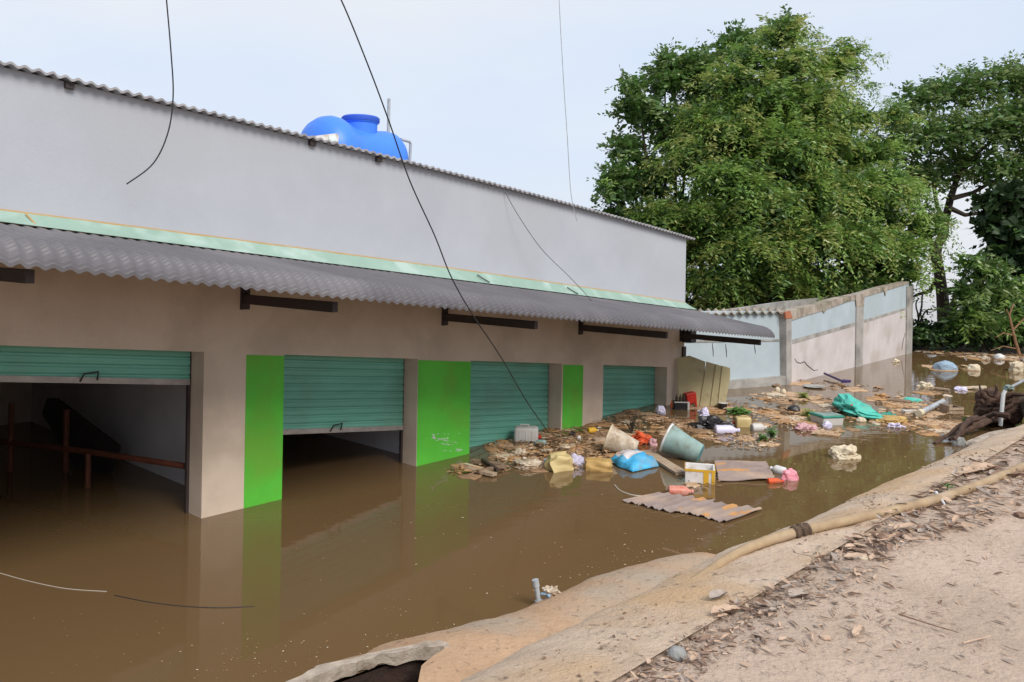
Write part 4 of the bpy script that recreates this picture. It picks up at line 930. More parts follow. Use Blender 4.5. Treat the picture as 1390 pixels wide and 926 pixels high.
# brown roofing sheets, broken edge
def roofsheet(name, quad, label, ribs, seed, jag=.05, z=.045, amp=.018, dirn=0, steps=None):
    q = [W(*p) for p in quad]; mb = MB(); nx, ny = ribs*6, 10; c = sum(q, Vector())/4
    for side in (0, 1):
        for i in range(nx+1):
            for j in range(ny+1):
                u_, v_ = i/nx, j/ny
                jj = 0
                if j in (0, ny) and steps: jj = steps*(math.floor(u_*ribs/2.5+seed) % 3-1)*.6
                v2 = v_+jj*(1 if j == ny else -1)*.5+(jag*nz((i*.7, 0, seed)) if j in (0, ny) else 0)
                p = q[0].lerp(q[1], u_).lerp(q[3].lerp(q[2], u_), v2)
                fr = (u_*ribs) % 1; zz = z+amp*math.cos(2*math.pi*fr)+.03*nz((u_*3, v_*2, seed))
                if fr < .2: zz -= .03
                mb.v.append((p.x, p.y, zz-side*.012))
    n_ = (nx+1)*(ny+1)
    for i in range(nx):
        for j in range(ny):
            a_ = i*(ny+1)+j; f = (a_, a_+ny+1, a_+ny+2, a_+1); mb.f += [f, tuple(x+n_ for x in f[::-1])]
            k_ = 1 if nz((i*.11, j*.25, seed+4)) > .38 else 0; mb.m += [k_, 0]
    for i in range(nx):
        for j in (0, ny): a_ = i*(ny+1)+j; mb.f.append((a_, a_+ny+1, a_+ny+1+n_, a_+n_)); mb.m.append(0)
    for j in range(ny):
        for i in (0, nx): a_ = i*(ny+1)+j; mb.f.append((a_, a_+1, a_+1+n_, a_+n_)); mb.m.append(0)
    return tag(mb.build(name, ['sheet', 'sheetrust'], smooth=True, origin=(c.x, c.y, 0)), label, 'roofing sheet')
roofsheet('roofing_sheet', [(845, 682), (985, 711), (1034, 694), (895, 671)], 'brown broken corrugated sheet floating nearest to the bank', 9, 1.0, .05, steps=.17, amp=.026)
roofsheet('roofing_sheet', [(976, 655), (970, 629), (1040, 630), (1052, 653)], 'grey brown corrugated sheet floating right of the white foam box', 8, 2.0, .03, z=.05, amp=.022)
bottle(1056, 642, 21, 13, 'white bottle next to the pink plastic bag', 'white', 'white', 2.4, tilt=.1)
bag(1073, 652, 24, 16, 'bright pink plastic bag floating right of the grey brown sheet', 'pink', seed=5.5, amt=.22, depth=.7, freq=1.6)
bottle(1053, 656, 22, 9, 'orange red bottle in front of the pink bag', 'orange', 'red', .05)
# crate with bottles, red stool
loc, k = at(925, 556); t = empty('bottle_crate', loc, 'dark crate floating at the corner pillar of the shop', 'crate')
w_, h_ = 20*k, 13*k; mb = MB()
mb.rbox((0, .12, h_*.35), (w_, .3, h_*.9), .015, 0, None, 1)
mb.build('body', 'black', t, local=True)
mb = MB(); mb.box((0, -.035, h_*.78), (w_*1.02, .012, h_*.12)); mb.box((w_*.46, -.038, h_*.4), (w_*.14, .012, h_*.8)); mb.build('edge_strip', 'greyw', t, local=True)
for i, (dx, mm, lab) in enumerate(((-12.5, 'orange', 'amber bottle standing just left of the crate by the corner pillar'), (-6, 'bark', 'dark bottle at the left end of the floating crate'), (-1, 'bark', 'dark bottle in the middle of the floating crate'), (4, 'bark', 'dark bottle at the right of the floating crate'))):
    o = MB().lathe([(.0, 0), (.028, 0), (.03, .01), (.03, .10), (.012, .14), (.011, .18), (0, .18)], 12).build('glass_bottle', mm, smooth=True, local=True)
    o.location = loc+Vector((dx*k, .08, h_*.8 if i else .02)); tag(o, lab, 'bottle', 'bottles on the floating crate')
loc, k = at(941, 553); t = empty('red_stool', loc, 'bright red plastic stool tipped up beside the bottle crate', 'stool', None, .2)
w_, h_ = 14*k, 20*k; mb = MB(); T = Matrix.Rotation(-.18, 4, 'Y')
mb.rbox((0, .1, h_*.62), (w_*.98, .2, h_*.72), .02, 0, T, 2, 1.06); mb.build('seat', 'red', t, local=True)
for sx in (-.35, .35):
    mb = MB(); mb.rbox((sx*w_, .02, h_*.2), (w_*.2, .05, h_*.5), .01, 0, T, 1); mb.build('leg', 'red', t, local=True)
# pot
loc, k = at(981, 555); t = empty('cooking_pot', loc, 'small black pot floating right of the beige boards', 'pot')
MB().lathe([(0, -.03), (5*k, -.03), (5.8*k, .0), (6*k, 8*k), (6.4*k, 8.3*k), (5.6*k, 8.3*k), (5.4*k, 2*k), (0, 1.8*k)], 20).build('body', 'black', t, smooth=True, local=True)
MB().lathe([(6.3*k, 7.6*k), (6.9*k, 7.8*k), (6.9*k, 8.4*k), (6.2*k, 8.5*k)], 20).build('rim', 'greyw', t, smooth=True, local=True)
bag(966, 583, 50, 17, 'crumpled glossy black plastic sheet left of the lavender bottle', 'black', 'plastic_sheet', 'plastic sheet', seed=8.1, amt=.45, depth=.7)
bag(956, 567, 18, 14, 'greyish white plastic bag behind the black sheet', 'lav', seed=2.9, amt=.3)
bottle(987, 588, 34, 14, 'large lavender white bottle lying against the black sheet', 'lav', 'lav', .05, 'lavender_bottle')
jerrycan(1007, 578, 22, 13, 'yellowed jug with a red cap right of the black sheet', 'jug', 'red', yaw=math.pi, name='oil_jug')
bag(1004, 563, 28, 9, 'small clump of green weeds behind the yellowed jug', 'weed', 'weed_clump', 'weeds', seed=7.7, amt=.6, freq=4)
bottle(1030, 584, 21, 12, 'pale grey bottle left of the pink cloth', 'greyw', 'white', .15)
bag(1079, 559, 18, 9, 'black oval float right of the weeds', 'black', 'black_float', 'float', seed=.2, amt=.05)
bag(1095, 585, 31, 9, 'faded pink cloth floating right of the pale grey bottle', 'pinkfab', 'cloth', 'cloth', seed=4.1, amt=.3)
plank((1104, 588), (1141, 592), .3, 'tan board at the tip of the faded pink cloth', 'scumA', .03, .02, .02, name='tan_board', cat='board')
# turquoise tarpaulin: long ridge rising at its left end
def tarp(name, px, heights, widths, m, label, seed, cat='tarpaulin', marks=None):
    cs = [W(*p) for p in px]; mb = MB(); K = 90; Rn = 40
    n0 = len(cs)
    for i in range(K+1):
        u_ = i/K; x_ = u_*(n0-1); a_ = min(int(x_), n0-2); f_ = x_-a_; c = cs[a_].lerp(cs[a_+1], f_)
        hh_ = interp(u_*(n0-1), range(n0), heights); ww = interp(u_*(n0-1), range(n0), widths); d = (cs[a_+1]-cs[a_]).normalized(); sd_ = Vector((-d.y, d.x, 0))
        for j in range(Rn):
            th = 2*math.pi*j/Rn; wr = 1+.25*nz((u_*5, math.cos(th)*1.5, math.sin(th)*1.5+seed))-.5*abs(nz((u_*5, math.cos(th)*2, math.sin(th)*2+seed+2)))-.3*abs(nz((u_*13, math.cos(th)*4, math.sin(th)*4+seed+4)))
            mb.v.append(tuple(c+sd_*math.cos(th)*ww*.5*wr+Vector((0, 0, hh_*.45+math.sin(th)*hh_*.58*wr))))
    for i in range(K): mb.f += [(i*Rn+j, i*Rn+(j+1) % Rn, (i+1)*Rn+(j+1) % Rn, (i+1)*Rn+j) for j in range(Rn)]
    mb.f += [tuple(range(Rn))[::-1], tuple(K*Rn+j for j in range(Rn))]; mb.m = [0]*len(mb.f)
    if marks:
        for fi, f in enumerate(mb.f[:-2]):
            c_ = sum((Vector(mb.v[q]) for q in f), Vector())/4; d_ = c_-CAM; px = 695+F*d_.dot(RT)/d_.y; py = YH-F*d_.dot(UP)/d_.y
            for (x0, y0, x1, y1, mi) in marks:
                if x0 < px < x1 and y0 < py-(px-x0)*.35 < y1: mb.m[fi] = mi
    return tag(mb.build(name, m, smooth=True, origin=cs[0]), label, cat)
tt = tarp('tarpaulin', [(1139, 550), (1148, 558), (1165, 565), (1184, 569), (1210, 569)], [.20, .45, .33, .17, .05], [.22, .65, .8, .65, .45], ['teal', 'black', 'red'], 'bright turquoise tarpaulin heaped up and trailing off to the right', 3.3, marks=[(1145, 551, 1149, 552.6, 1), (1146, 554, 1151, 555.3, 2), (1153, 548.5, 1157, 550, 2), (1153, 551, 1158, 552.3, 1)])
tarp('tarp_bag', [(1188, 572), (1202, 573), (1218, 573), (1228, 575)], [.05, .12, .16, .1], [.5, .8, .7, .3], 'tan', 'ochre rolled mat at the right end of the turquoise tarpaulin', 5.5, 'mat')
sheet('green_sheet', [(1182, 567), (1208, 562), (1218, 565), (1198, 570)], .02, 4.4, ['tealdark'], 'dark green plastic sheet under the tail of the turquoise tarpaulin', 'plastic sheet', .03)
loc, k = at(1130, 577); t = empty('storage_crate', loc, 'green rimmed storage box left of the turquoise tarpaulin', 'box', None, .25)
w_, h_ = 33*k, 14*k; MB().rbox((0, .22, h_*.3), (w_*.94, .5, h_*.9), .03, 0, None, 2, 1.05).build('body', 'greyw', t, local=True); MB().rbox((0, .22, h_*.8), (w_*1.02, .56, h_*.22), .02, 0, None, 2).build('lid_rim', 'tealdark', t, local=True)
MB().rbox((0, .22, h_*.92), (w_*.88, .44, h_*.1), .015, 0, None, 2).build('lid', 'bucket', t, local=True)
bag(1124, 581, 13, 9, 'small white plastic bag in front of the green rimmed box', 'lav', seed=3.8, amt=.2)
bag(1170, 573, 13, 7, 'small cream foam block under the turquoise tarpaulin', 'cream', 'foam_block', 'foam', amt=.12, seed=1.9)
bag(1217, 581, 20, 7, 'crumpled white and blue wrapper right of the ochre mat', 'lav', 'wrapper', 'wrapper', seed=2.2, amt=.4)
# broom, mat, balls
p0, p1 = W(1119, 512), W(1144, 521); p0.z = .12; p1.z = .07
t = empty('broom', Vector((p1.x, p1.y, 0)), 'dark purple broom floating in front of the white wall', 'broom')
MB().tube([p0, p1], .035, 8).build('handle', 'purple', t); dd = (p1-p0).normalized()
MB().prism([p1, p1+dd*.2+Vector((.16, 0, .01)), p1+dd*.25, p1+dd*.2-Vector((.14, 0, .0))], (0, 0, .07)).build('head', 'purple', t)
loc, k = at(1105, 526); mb = MB(); mb.lathe([(11*k, .0), (14*k, .02), (15*k, .04), (13*k, .06), (10*k, .05)], 28); single('rubber_ring', mb, 'greyconc', loc, 'flat grey ring floating left of the purple broom', 'ring')
for x, y, s_, lab in ((1056, 532, 7, 'left one of two white foam balls near the wall corner'), (1064, 534.5, 7, 'right one of two white foam balls near the wall corner')):
    bag(x, y, s_, s_, lab, 'cream', 'foam_ball', 'ball', amt=.06, group='foam balls near the wall corner')
bag(1217, 492, 9, 5, 'small white float by the end column of the wall', 'cream', 'foam_float', 'float', amt=.2)
bag(1151, 623, 42, 18, 'crumpled off white foam lump floating alone in open water', 'cream', 'foam_lump', 'foam', seed=6.6, amt=.3, depth=.8)
bag(1160, 622, 8, 7, 'tiny green weed caught on the off white foam lump', 'weed', 'weed_clump', 'weeds', seed=1.7, amt=.6, freq=4)
bag(1286, 503, 30, 13, 'blue grey rounded heap of cloth on orange scum far off', 'M', 'cloth_heap', 'cloth', seed=7.2, amt=.12, mats='bluegrey' if 'bluegrey' in M else 'bucket')
bag(1324, 503, 18, 9, 'cream jug shaped foam right of the blue grey heap', 'cream', 'foam_block', 'foam', seed=5.1, amt=.18)
bag(1358, 488, 15, 8, 'white container near the far right shore', 'white', 'white_container', 'container', seed=3.2, amt=.06)
bag(1339, 489, 12, 6, 'dirty white wrapper left of the white container at the far shore', 'dirtywhite', 'wrapper', 'wrapper', seed=3.9)
crushed(1385, 504, 18, 12, 'cream sack cut by the right edge above the stump', 'cream', 'foam_sack', 'sack', .2, 1.1)
bag(1240, 546, 26, 6, 'turquoise bottle shaped float on the brown board', 'teal', 'teal_float', 'float', seed=8.8, amt=.15)
bag(1258, 526, 22, 8, 'white wrapper with an orange mark behind the turquoise float', 'cream', 'wrapper', 'wrapper', seed=9.1, amt=.35)
plank((1262, 528), (1288, 531), .12, 'grey board trailing from the white wrapper with the orange mark', 'board', .05, .04, .04)
plank((1300, 529), (1338, 528), .09, 'pale stick with a forked end left of the stump', 'scumD', .06, .05, .06, name='stick', cat='stick')
plank((1322, 529), (1339, 532), .07, 'short pale fork of the stick left of the stump', 'scumD', .05, .04, .04, name='stick', cat='stick')
bag(1306, 530, 18, 5, 'bluish white wrapper on the pale stick', 'lav', 'wrapper', 'wrapper', seed=4.7)
plank((1226, 562), (1246, 562), .17, 'white rectangular board lying left of the grey pipe', 'white', .08, .05, .05, name='white_board', cat='board')
p0, p1 = W(1249, 566), W(1280, 553); p0.z = .1; p1.z = .16
t = empty('drain_pipe', Vector((p0.x, p0.y, 0)), 'grey plastic pipe with a cream collar floating on the scum', 'pipe')
MB().tube([p0, p1], .062, 14).build('tube', 'pvc', t, smooth=True); dd = (p1-p0).normalized(); MB().tube([p0-dd*.12, p0+dd*.1], .085, 14).build('collar', 'cream', t, smooth=True)
loc, k = at(1298, 563); t = empty('wooden_crate', loc, 'small tan wooden crate left of the stump', 'crate', None, .15)
for i, (dz) in enumerate((.05, .14)): MB().box((0, 0, dz), (22*k, .03, .06)).build('slat', 'board', t, local=True)
MB().box((0, .35, .1), (22*k, .03, .15)).build('slat', 'board', t, local=True); MB().box((-10.5*k, .17, .12), (.04, .34, .2)).build('end_board', 'wood', t, local=True); MB().box((10.5*k, .17, .1), (.04, .34, .15)).build('end_board', 'wood', t, local=True)
loc, k = at(1322, 577)
bag(1322, 577, 13, 11, 'white pot shaped bag with green weed at the foot of the stump', 'lav', 'plastic_bag', 'bag', seed=3.4, amt=.15)
bag(1332, 577, 12, 8, 'yellow green weed between the white bag and the stump', 'weed', 'weed_clump', 'weeds', seed=6.1, amt=.6, freq=4)
bag(1312, 573, 10, 7, 'green weed tuft left of the white bag by the stump', 'weed', 'weed_clump', 'weeds', seed=6.9, amt=.6, freq=4)
plank((1206, 545), (1236, 548), .3, 'brown board under the turquoise float', 'wood', .06, .04, .04, name='brown_board', cat='board')
bag(1198, 540, 22, 6, 'brown rolled mat left of the brown board', 'scumB', 'rolled_mat', 'mat', seed=2.6, amt=.3)
# leafy weeds: real little plants
def plant(x, y, hpx, label, m, n_=14, leafpx=5, name='water_weed', cat='plant', stem='wood', droop=.5):
    loc, k = at(x, y); t = empty(name, loc, label, cat); mb = MB(); lf = MB()
    for i in range(n_):
        a_ = random.uniform(0, 6.28); h_ = hpx*k*random.uniform(.4, 1); sp = random.uniform(.1, .6)*h_*1.0
        p = Vector((math.cos(a_)*sp, math.sin(a_)*sp, h_)); mb.tube([(0, 0, 0), (p.x*.4, p.y*.4, h_*.6), p], [.012, .009, .005], 5)
        for j in range(5):
            u_ = random.uniform(.4, 1); b_ = random.uniform(0, 6.28); L_ = leafpx*k*random.uniform(.7, 1.3); c = Vector((p.x*u_, p.y*u_, h_*u_))
            d = Vector((math.cos(b_), math.sin(b_), random.uniform(-.5, .4))); s2 = d.cross(Vector((0, 0, 1))).normalized()*L_*.22
            lf.add([c, c+d*L_*.5+s2, c+d*L_, c+d*L_*.5-s2], [(0, 1, 2, 3)])
    mb.build('stem', 'weed' if stem == 'weed' else stem, t, local=True); lf.build('leaves', m, t, local=True)
plant(857, 590, 38, 'dark leafy plant standing in the water before the farthest shutter', 'leafD', 9, 6, 'drowned_plant', 'plant', 'bark')
plant(1046, 594, 14, 'green weed right of the lavender bottle', 'weed', 16, 8, stem='weed')
plant(1034, 599, 9, 'small green weed on the front edge of the scum', 'weed', 12, 7, stem='weed')
plant(1090, 541, 9, 'yellow green weed below the two foam balls', 'leafB', 14, 8, stem='weed')
plant(1098, 566, 12, 'yellow green water plant right of the black float', 'leafB', 12, 10, stem='weed')
plant(1286, 668, 6, 'tiny', 'weed', 1, 1) if False else None

# ------------------------------------------------------------------ right pile: stump, roots, pipe
loc, k = at(1362, 582)
mb = MB(); crumple(mb, (64*k, 54*k, 56*k), 4.4, .22, 1.6, 0, Matrix.Translation((8*k, .5, 20*k)), 5)
t = empty('tree_stump', loc, 'big dark brown uprooted stump on the bank at the right edge', 'stump')
mb.build('body', 'stump', t, smooth=True, local=True)
for i in range(9):
    a_ = random.uniform(-.5, 2.6); mb = MB(); p = Vector((random.uniform(-20, 20)*k, .1, random.uniform(15, 40)*k)); d = Vector((math.cos(a_), random.uniform(-.6, .2), math.sin(a_)*.6))
    pts = [p+d*(j*.16)+Vector((nz((j, i, 0), .7), nz((j, i, 5), .7), nz((j, i, 9), .7)))*.12 for j in range(6)]
    mb.tube(pts, [.07, .055, .045, .035, .025, .012], 6); mb.build('root', 'stump', t, smooth=True, local=True)
mb = MB(); lp = W(1395, 560, .35); mb.tube([W(1350, 550, .5)+Vector((0, .5, 0)), lp+Vector((.2, .2, .1)), W(1440, 610, .5)], [.2, .24, .26], 12)
tag(mb.build('fallen_log', 'bark', origin=lp, smooth=True), 'thick brown log slanting off the right edge over the stump', 'log')
BG = 'dark branches heaped below the stump'
for i, (a_, b_, lab) in enumerate([((1272, 603), (1345, 578), 'longest dark branch reaching left into the water from the heap'), ((1290, 600), (1388, 574), 'dark branch lying along the top of the concrete block'), ((1300, 596), (1360, 575), 'dark branch in the middle of the heap below the stump'), ((1315, 590), (1392, 578), 'dark branch against the foot of the stump'),
                                   ((1296, 607), (1325, 590), 'short dark branch by the grey stone'), ((1330, 583), (1370, 590), 'dark branch crossing under the white pipe')]):
    p0, p1 = W(*a_), W(*b_); p0.z = .02+.03*i; p1.z = .18+.05*i; mid = p0.lerp(p1, .5)+Vector((0, 0, .12)); mb = MB()
    pts = [p0.lerp(mid, u_*2) if u_ < .5 else mid.lerp(p1, u_*2-1) for u_ in [j/8 for j in range(9)]]
    mb.tube([p+Vector((nz(p, 2, i), nz(p, 2, i+3), nz(p, 2, i+6)))*.08 for p in pts], [lerp(.035, .075, j/8) for j in range(9)], 7)
    tag(mb.build('branch', 'stump', origin=p0, smooth=True), lab, 'branch', BG)
p0 = W(1359, 579, .12); pf_ = vplane(p0, p0+Vector((1, 0, 0)))
t = empty('pvc_pipe', p0, 'white plastic pipe standing upright before the stump with a pale cloth on top', 'pipe')
MB().tube([pf_(1358, 578), pf_(1362, 535), pf_(1365, 530)], .042, 10).build('tube', 'pvcw', t, smooth=True)
mb = MB(); crumple(mb, (.22, .18, .14), 2.2, .3, T=Matrix.Translation(pf_(1370, 527))); mb.build('cloth_wrap', 'bucket', t, smooth=True)
MB().tube([pf_(1373, 525), pf_(1383, 520), pf_(1398, 512)], .03, 8).build('bare_end', 'pvc', t, smooth=True)
# concrete blocks at the bank by the pile
def block(pts, z0, z1, label, m='slab'):
    b_ = [W(x, y, z1) for x, y in pts]; mb = MB(); sub_ = []
    for i in range(len(b_)):
        for j in range(4): p = b_[i].lerp(b_[(i+1) % len(b_)], j/4); sub_.append(p+Vector((nz(p, 4), nz(p, 4, 2), nz(p, 4, 4)))*.04)
    c = sum(sub_, Vector())/len(sub_); n_ = len(sub_)
    for lay_ in ([Vector((p.x, p.y, z0)) for p in sub_], [p-Vector((0, 0, .04)) for p in sub_], [p.lerp(c, .06) for p in sub_]): mb.v += [tuple(p) for p in lay_]
    for kk in range(2): mb.f += [(kk*n_+i, kk*n_+(i+1) % n_, (kk+1)*n_+(i+1) % n_, (kk+1)*n_+i) for i in range(n_)]
    mb.f += [tuple(2*n_+i for i in range(n_)), tuple(range(n_))[::-1]]; mb.m = [0]*len(mb.f)
    return tag(mb.build('concrete_block', m, origin=(c.x, c.y, z0)), label, 'concrete block')
block([(1311, 598), (1350, 585), (1420, 571), (1430, 585), (1360, 597), (1320, 606)], -.1, .42, 'long pale concrete block at the top of the bank below the dark branches')
bag(1304, 606, 18, 14, 'grey wet stone at the left end of the long concrete block', 'stone', 'stone', 'stone', seed=2.0, amt=.15)

# ------------------------------------------------------------------ things on the bank and road
def on_bank(x, y):
    d = ray(x, y); lo = None
    for i in range(1, 2600):
        p = CAM+d*(i*.01+1.5); v, w_ = vw(p)
        z = zroad(v, w_) if w_ < 0 else zbank(v, w_)
        if p.z <= max(z, 0): return Vector((p.x, p.y, max(z, 0)))
    return W(x, y)
# hose
hp = [(930, 787), (950, 777), (975, 765), (1000, 752), (1030, 741), (1060, 732), (1085, 725), (1110, 719), (1150, 710), (1190, 701), (1230, 692), (1265, 684), (1300, 672), (1340, 657), (1390, 636), (1440, 612)]
pts = [on_bank(x, y+4) for x, y in hp]
pts = [p+Vector((0, 0, .032-(.06, .045, .02)[i] if i < 3 else .032)) for i, p in enumerate(pts)]
def smooth_path(pts, k=6):
    out = []
    for i in range(len(pts)-1):
        p0, p1, p2, p3 = pts[max(i-1, 0)], pts[i], pts[i+1], pts[min(i+2, len(pts)-1)]
        for j in range(k):
            u_ = j/k; out.append(.5*((2*p1)+(p2-p0)*u_+(2*p0-5*p1+4*p2-p3)*u_**2+(3*p1-p0-3*p2+p3)*u_**3))
    return out+[pts[-1]]
for _ in range(2): pts = [pts[0]]+[(pts[i-1]+pts[i]*2+pts[i+1])/4 for i in range(1, len(pts)-1)]+[pts[-1]]
sp = smooth_path(pts)
t = empty('suction_hose', pts[6], 'thick dusty brown hose running over the concrete bank onto the dirt road', 'hose')
mb = MB(); mb.tube(sp, [.022+.007*min(1, i/26) if i < 26 else .030+.001*math.sin(i*1.3) for i in range(len(sp))], 16); mb.build('tube', 'hose', t, smooth=True)
c0 = 36; mb = MB(); a_, b_ = sp[c0-1], sp[c0+1]; d = (b_-a_).normalized(); c = sp[c0]
for j, (o_, r_) in enumerate([(-.11, .06), (-.095, .075), (-.06, .078), (-.045, .064), (-.02, .064), (-.005, .082), (.03, .082), (.045, .066), (.07, .066), (.085, .076), (.11, .074), (.125, .058)]): pass
rr = [(-.11, .056), (-.095, .074), (-.06, .077), (-.045, .064), (-.02, .064), (-.005, .082), (.03, .082), (.045, .066), (.07, .066), (.085, .076), (.11, .074), (.125, .056)]
mb.tube([c+d*o_*.5 for o_, _ in rr], [r_*.55 for _, r_ in rr], 18); mb.build('coupling', 'rust', t)
for px_ in ([(1066, 742), (1080, 750), (1100, 757), (1112, 768)], [(1168, 682), (1182, 690), (1198, 696)], [(985, 812), (1000, 825), (1018, 832)]):
    q_ = []
    for i in range(len(px_)-1):
        for j in range(4): q_.append(on_bank(lerp(px_[i][0], px_[i+1][0], j/4), lerp(px_[i][1], px_[i+1][1], j/4)))
    q_ = [p+Vector((nz(p, 9), nz(p, 9, 2), 0))*.03 for p in q_]; q_ = [Vector((p.x, p.y, zbank(*vw(p))-.001)) for p in q_]
    mb = MB(); mb.tube(q_, [.0022*(1-abs(2*i/(len(q_)-1)-1)**2)+.0006 for i in range(len(q_))], 5); mb.build('crack', 'litB', bank)
# pvc stub and wrapper at the water edge
p0 = on_bank(732, 816); pf_ = vplane(p0, p0+Vector((1, 0, 0))); t = empty('pipe_stub', p0, 'short grey capped pipe sticking up from the edge of the muddy apron', 'pipe')
MB().tube([pf_(732, 819), pf_(727, 790)], .028, 12).build('tube', 'pvc', t, smooth=True); MB().tube([pf_(728, 796), pf_(726.5, 787)], .037, 12).build('cap', 'pvc', t, smooth=True); MB().tube([pf_(733, 821), pf_(731, 814)], .042, 12).build('foot_collar', 'pvc', t, smooth=True)
p0 = on_bank(747, 810); mb = MB(); crumple(mb, (.2, .16, .13), 3.1, .4, T=Matrix.Translation((0, 0, .04)), mfun=lambda c: 1 if c.x < 0 and c.z < .01 else 0); single('crumpled_wrapper', mb, ['dirtywhite', 'bluegrey' if 'bluegrey' in M else 'label'], p0, 'crumpled white and blue wrapper beside the grey pipe stub', 'wrapper')
# stones and sticks on the road
def pebble(x, y, d, label, m='stone', seed=1, flat=.75, amt=.12, name='stone', cat='stone', group=None):
    p = on_bank(x, y); mb = MB(); crumple(mb, (d, d*.9, d*flat), seed, amt, 1.4, T=Matrix.Translation((0, 0, d*flat*.35)), sub=3); return single(name, mb, m, p, label, cat, group=group)
pebble(919, 897, .075, 'round grey stone at the lower edge of the concrete bank', 'stone', 2, .85, .05)
pebble(1120, 868, .05, 'small flat tan stone on the bare dirt road', 'litA', 3, .35)
pebble(1172, 760, .06, 'pale flat stone near the leaf litter', 'scumD', 4, .3)
pebble(1386, 702, .09, 'dark lump on the road right of the hose', 'litB', 6, .4, .3)
def stick(a_, b_, r_, label, m='litB', lift=.012):
    p0, p1 = on_bank(*a_), on_bank(*b_); K = 7; pp = []
    for i in range(K):
        q_ = p0.lerp(p1, i/(K-1)); q_ = q_+Vector((0, 0, lift+.008*nz(q_, 5)+r_)); pp.append(q_)
    mb = MB(); mb.tube(pp, [lerp(r_, r_*.5, i/(K-1)) for i in range(K)], 6); return tag(mb.build('stick', m, origin=p0, smooth=True), label, 'stick')
stick((1220, 841), (1301, 865), .0045, 'thin dark stick lying on the bare dirt road')
stick((1307, 880), (1345, 870), .004, 'pale straw lying right of the thin dark stick', 'litA')
stick((990, 820), (1020, 834), .006, 'short brown twig lying at the edge of the concrete bank')
stick((1270, 676), (1282, 692), .014, 'white plastic sliver sticking out of the litter beside the hose', 'white', .02)
stick((1245, 676), (1270, 668), .006, 'curved brown twig on the bank above the white sliver')
stick((1316, 626), (1350, 640), .008, 'dark twig on the bank at the upper end of the leaf litter')
stick((1311, 766), (1326, 770), .004, 'tiny dark twig on the road at the right')
plant_p = on_bank(1286, 670)
t = empty('seedling', plant_p, 'tiny green seedling growing from the litter behind the hose', 'seedling'); lf = MB(); st = MB(); st.tube([(0, 0, 0), (0, 0, .06)], .003, 5)
for i in range(7):
    a_ = i*.9; d = Vector((math.cos(a_), math.sin(a_), .5)); s2 = d.cross(Vector((0, 0, 1))).normalized()*.011; c = Vector((0, 0, .035+.004*i)); lf.add([c, c+d*.028+s2, c+d*.055, c+d*.028-s2], [(0, 1, 2, 3)])
st.build('stem', 'weed', t, local=True); lf.build('leaves', 'weed', t, local=True)
mb = MB()
# floating string at the bottom left and a pale one near the sheet
def string(px, r_, label, m, name='string'):
    pts = [W(x, y, .004) for x, y in px]; mb = MB(); mb.tube(smooth_path(pts), r_, 5); return tag(mb.build(name, m, origin=pts[0], smooth=True), label, 'string')
string([(-30, 770), (0, 778), (40, 789), (90, 799), (145, 803)], .0035, 'pale string floating at the left edge of the water', 'rope')
string([(155, 808), (200, 817), (250, 823), (300, 825), (345, 823)], .0045, 'dark string floating below the nearest pillar', 'wire')
string([(834, 658), (842, 666), (858, 672), (876, 674)], .01, 'pale curved string near the blue sack and the brown sheet', 'rope')

# ------------------------------------------------------------------ leaf litter (uncountable)
def flakes(name, items, mats, label, cat):
    """items: (pos, length, width, yaw, tilt, curl, mi)"""
    mb = MB()
    for (p, l_, w_, yaw, tx, ty, cu, mi) in items:
        T = Matrix.Translation(p) @ Matrix.Rotation(yaw, 4, 'Z') @ Matrix.Rotation(tx, 4, 'X') @ Matrix.Rotation(ty, 4, 'Y')
        v = [(-l_/2, 0, 0), (-l_*.2, w_/2, cu), (l_*.25, w_*.42, cu), (l_/2, 0, cu*.4), (l_*.2, -w_*.5, cu), (-l_*.25, -w_*.4, cu), (0, 0, -cu*.2)]
        mb.add(v, [(0, 1, 6), (1, 2, 6), (2, 3, 6), (3, 4, 6), (4, 5, 6), (5, 0, 6)], mi, T)
    o = mb.build(name, mats); return tag(o, label, cat, kind='stuff')
it = []
def litter(n_, px_poly, size, lift=.03, mi_w=(.45, .3, .25), thin=.4):
    xs = [p[0] for p in px_poly]; ys = [p[1] for p in px_poly]; c_ = 0
    while c_ < n_:
        x, y = random.uniform(min(xs), max(xs)), random.uniform(min(ys), max(ys))
        if not inside((x, y), px_poly): continue
        c_ += 1; p = W(x, y, ZR); v, w_ = vw(p)
        if w_ > 0: p = on_bank(x, y)
        else: p.z = zroad(v, w_)
        l_ = random.uniform(*size)*random.choice((.5, .8, 1, 1.3)); p.z += .006+random.random()**2*lift
        it.append((p, l_, l_*random.uniform(.08, thin), random.uniform(0, 6.3), random.uniform(-.5, .5), random.uniform(-.3, .3), random.uniform(.1, .3)*l_*.3, random.choices((0, 1, 2), mi_w)[0]))
litter(900, [(1195, 712), (1240, 680), (1300, 640), (1390, 598), (1460, 560), (1460, 640), (1390, 690), (1320, 722), (1250, 745), (1130, 770), (1100, 775)], (.025, .12), .04, (.5, .2, .3))
litter(260, [(1050, 805), (1190, 722), (1240, 745), (1190, 790), (1110, 830), (1000, 850)], (.02, .08), .03)
litter(420, [(855, 926), (910, 885), (980, 835), (1050, 800), (1080, 830), (1010, 870), (960, 926), (900, 960), (840, 950)], (.015, .06), .025)
litter(260, [(900, 926), (1390, 926), (1390, 700), (1200, 760), (1000, 870)], (.01, .045), .004)
litter(130, [(1000, 880), (1100, 820), (1180, 790), (1230, 800), (1120, 880), (1030, 910)], (.015, .06), .006)
litter(1500, [(855, 926), (980, 832), (1190, 712), (1300, 640), (1390, 598), (1450, 600), (1390, 680), (1250, 745), (1100, 830), (960, 926)], (.008, .022), .004, (.2, .6, .2))
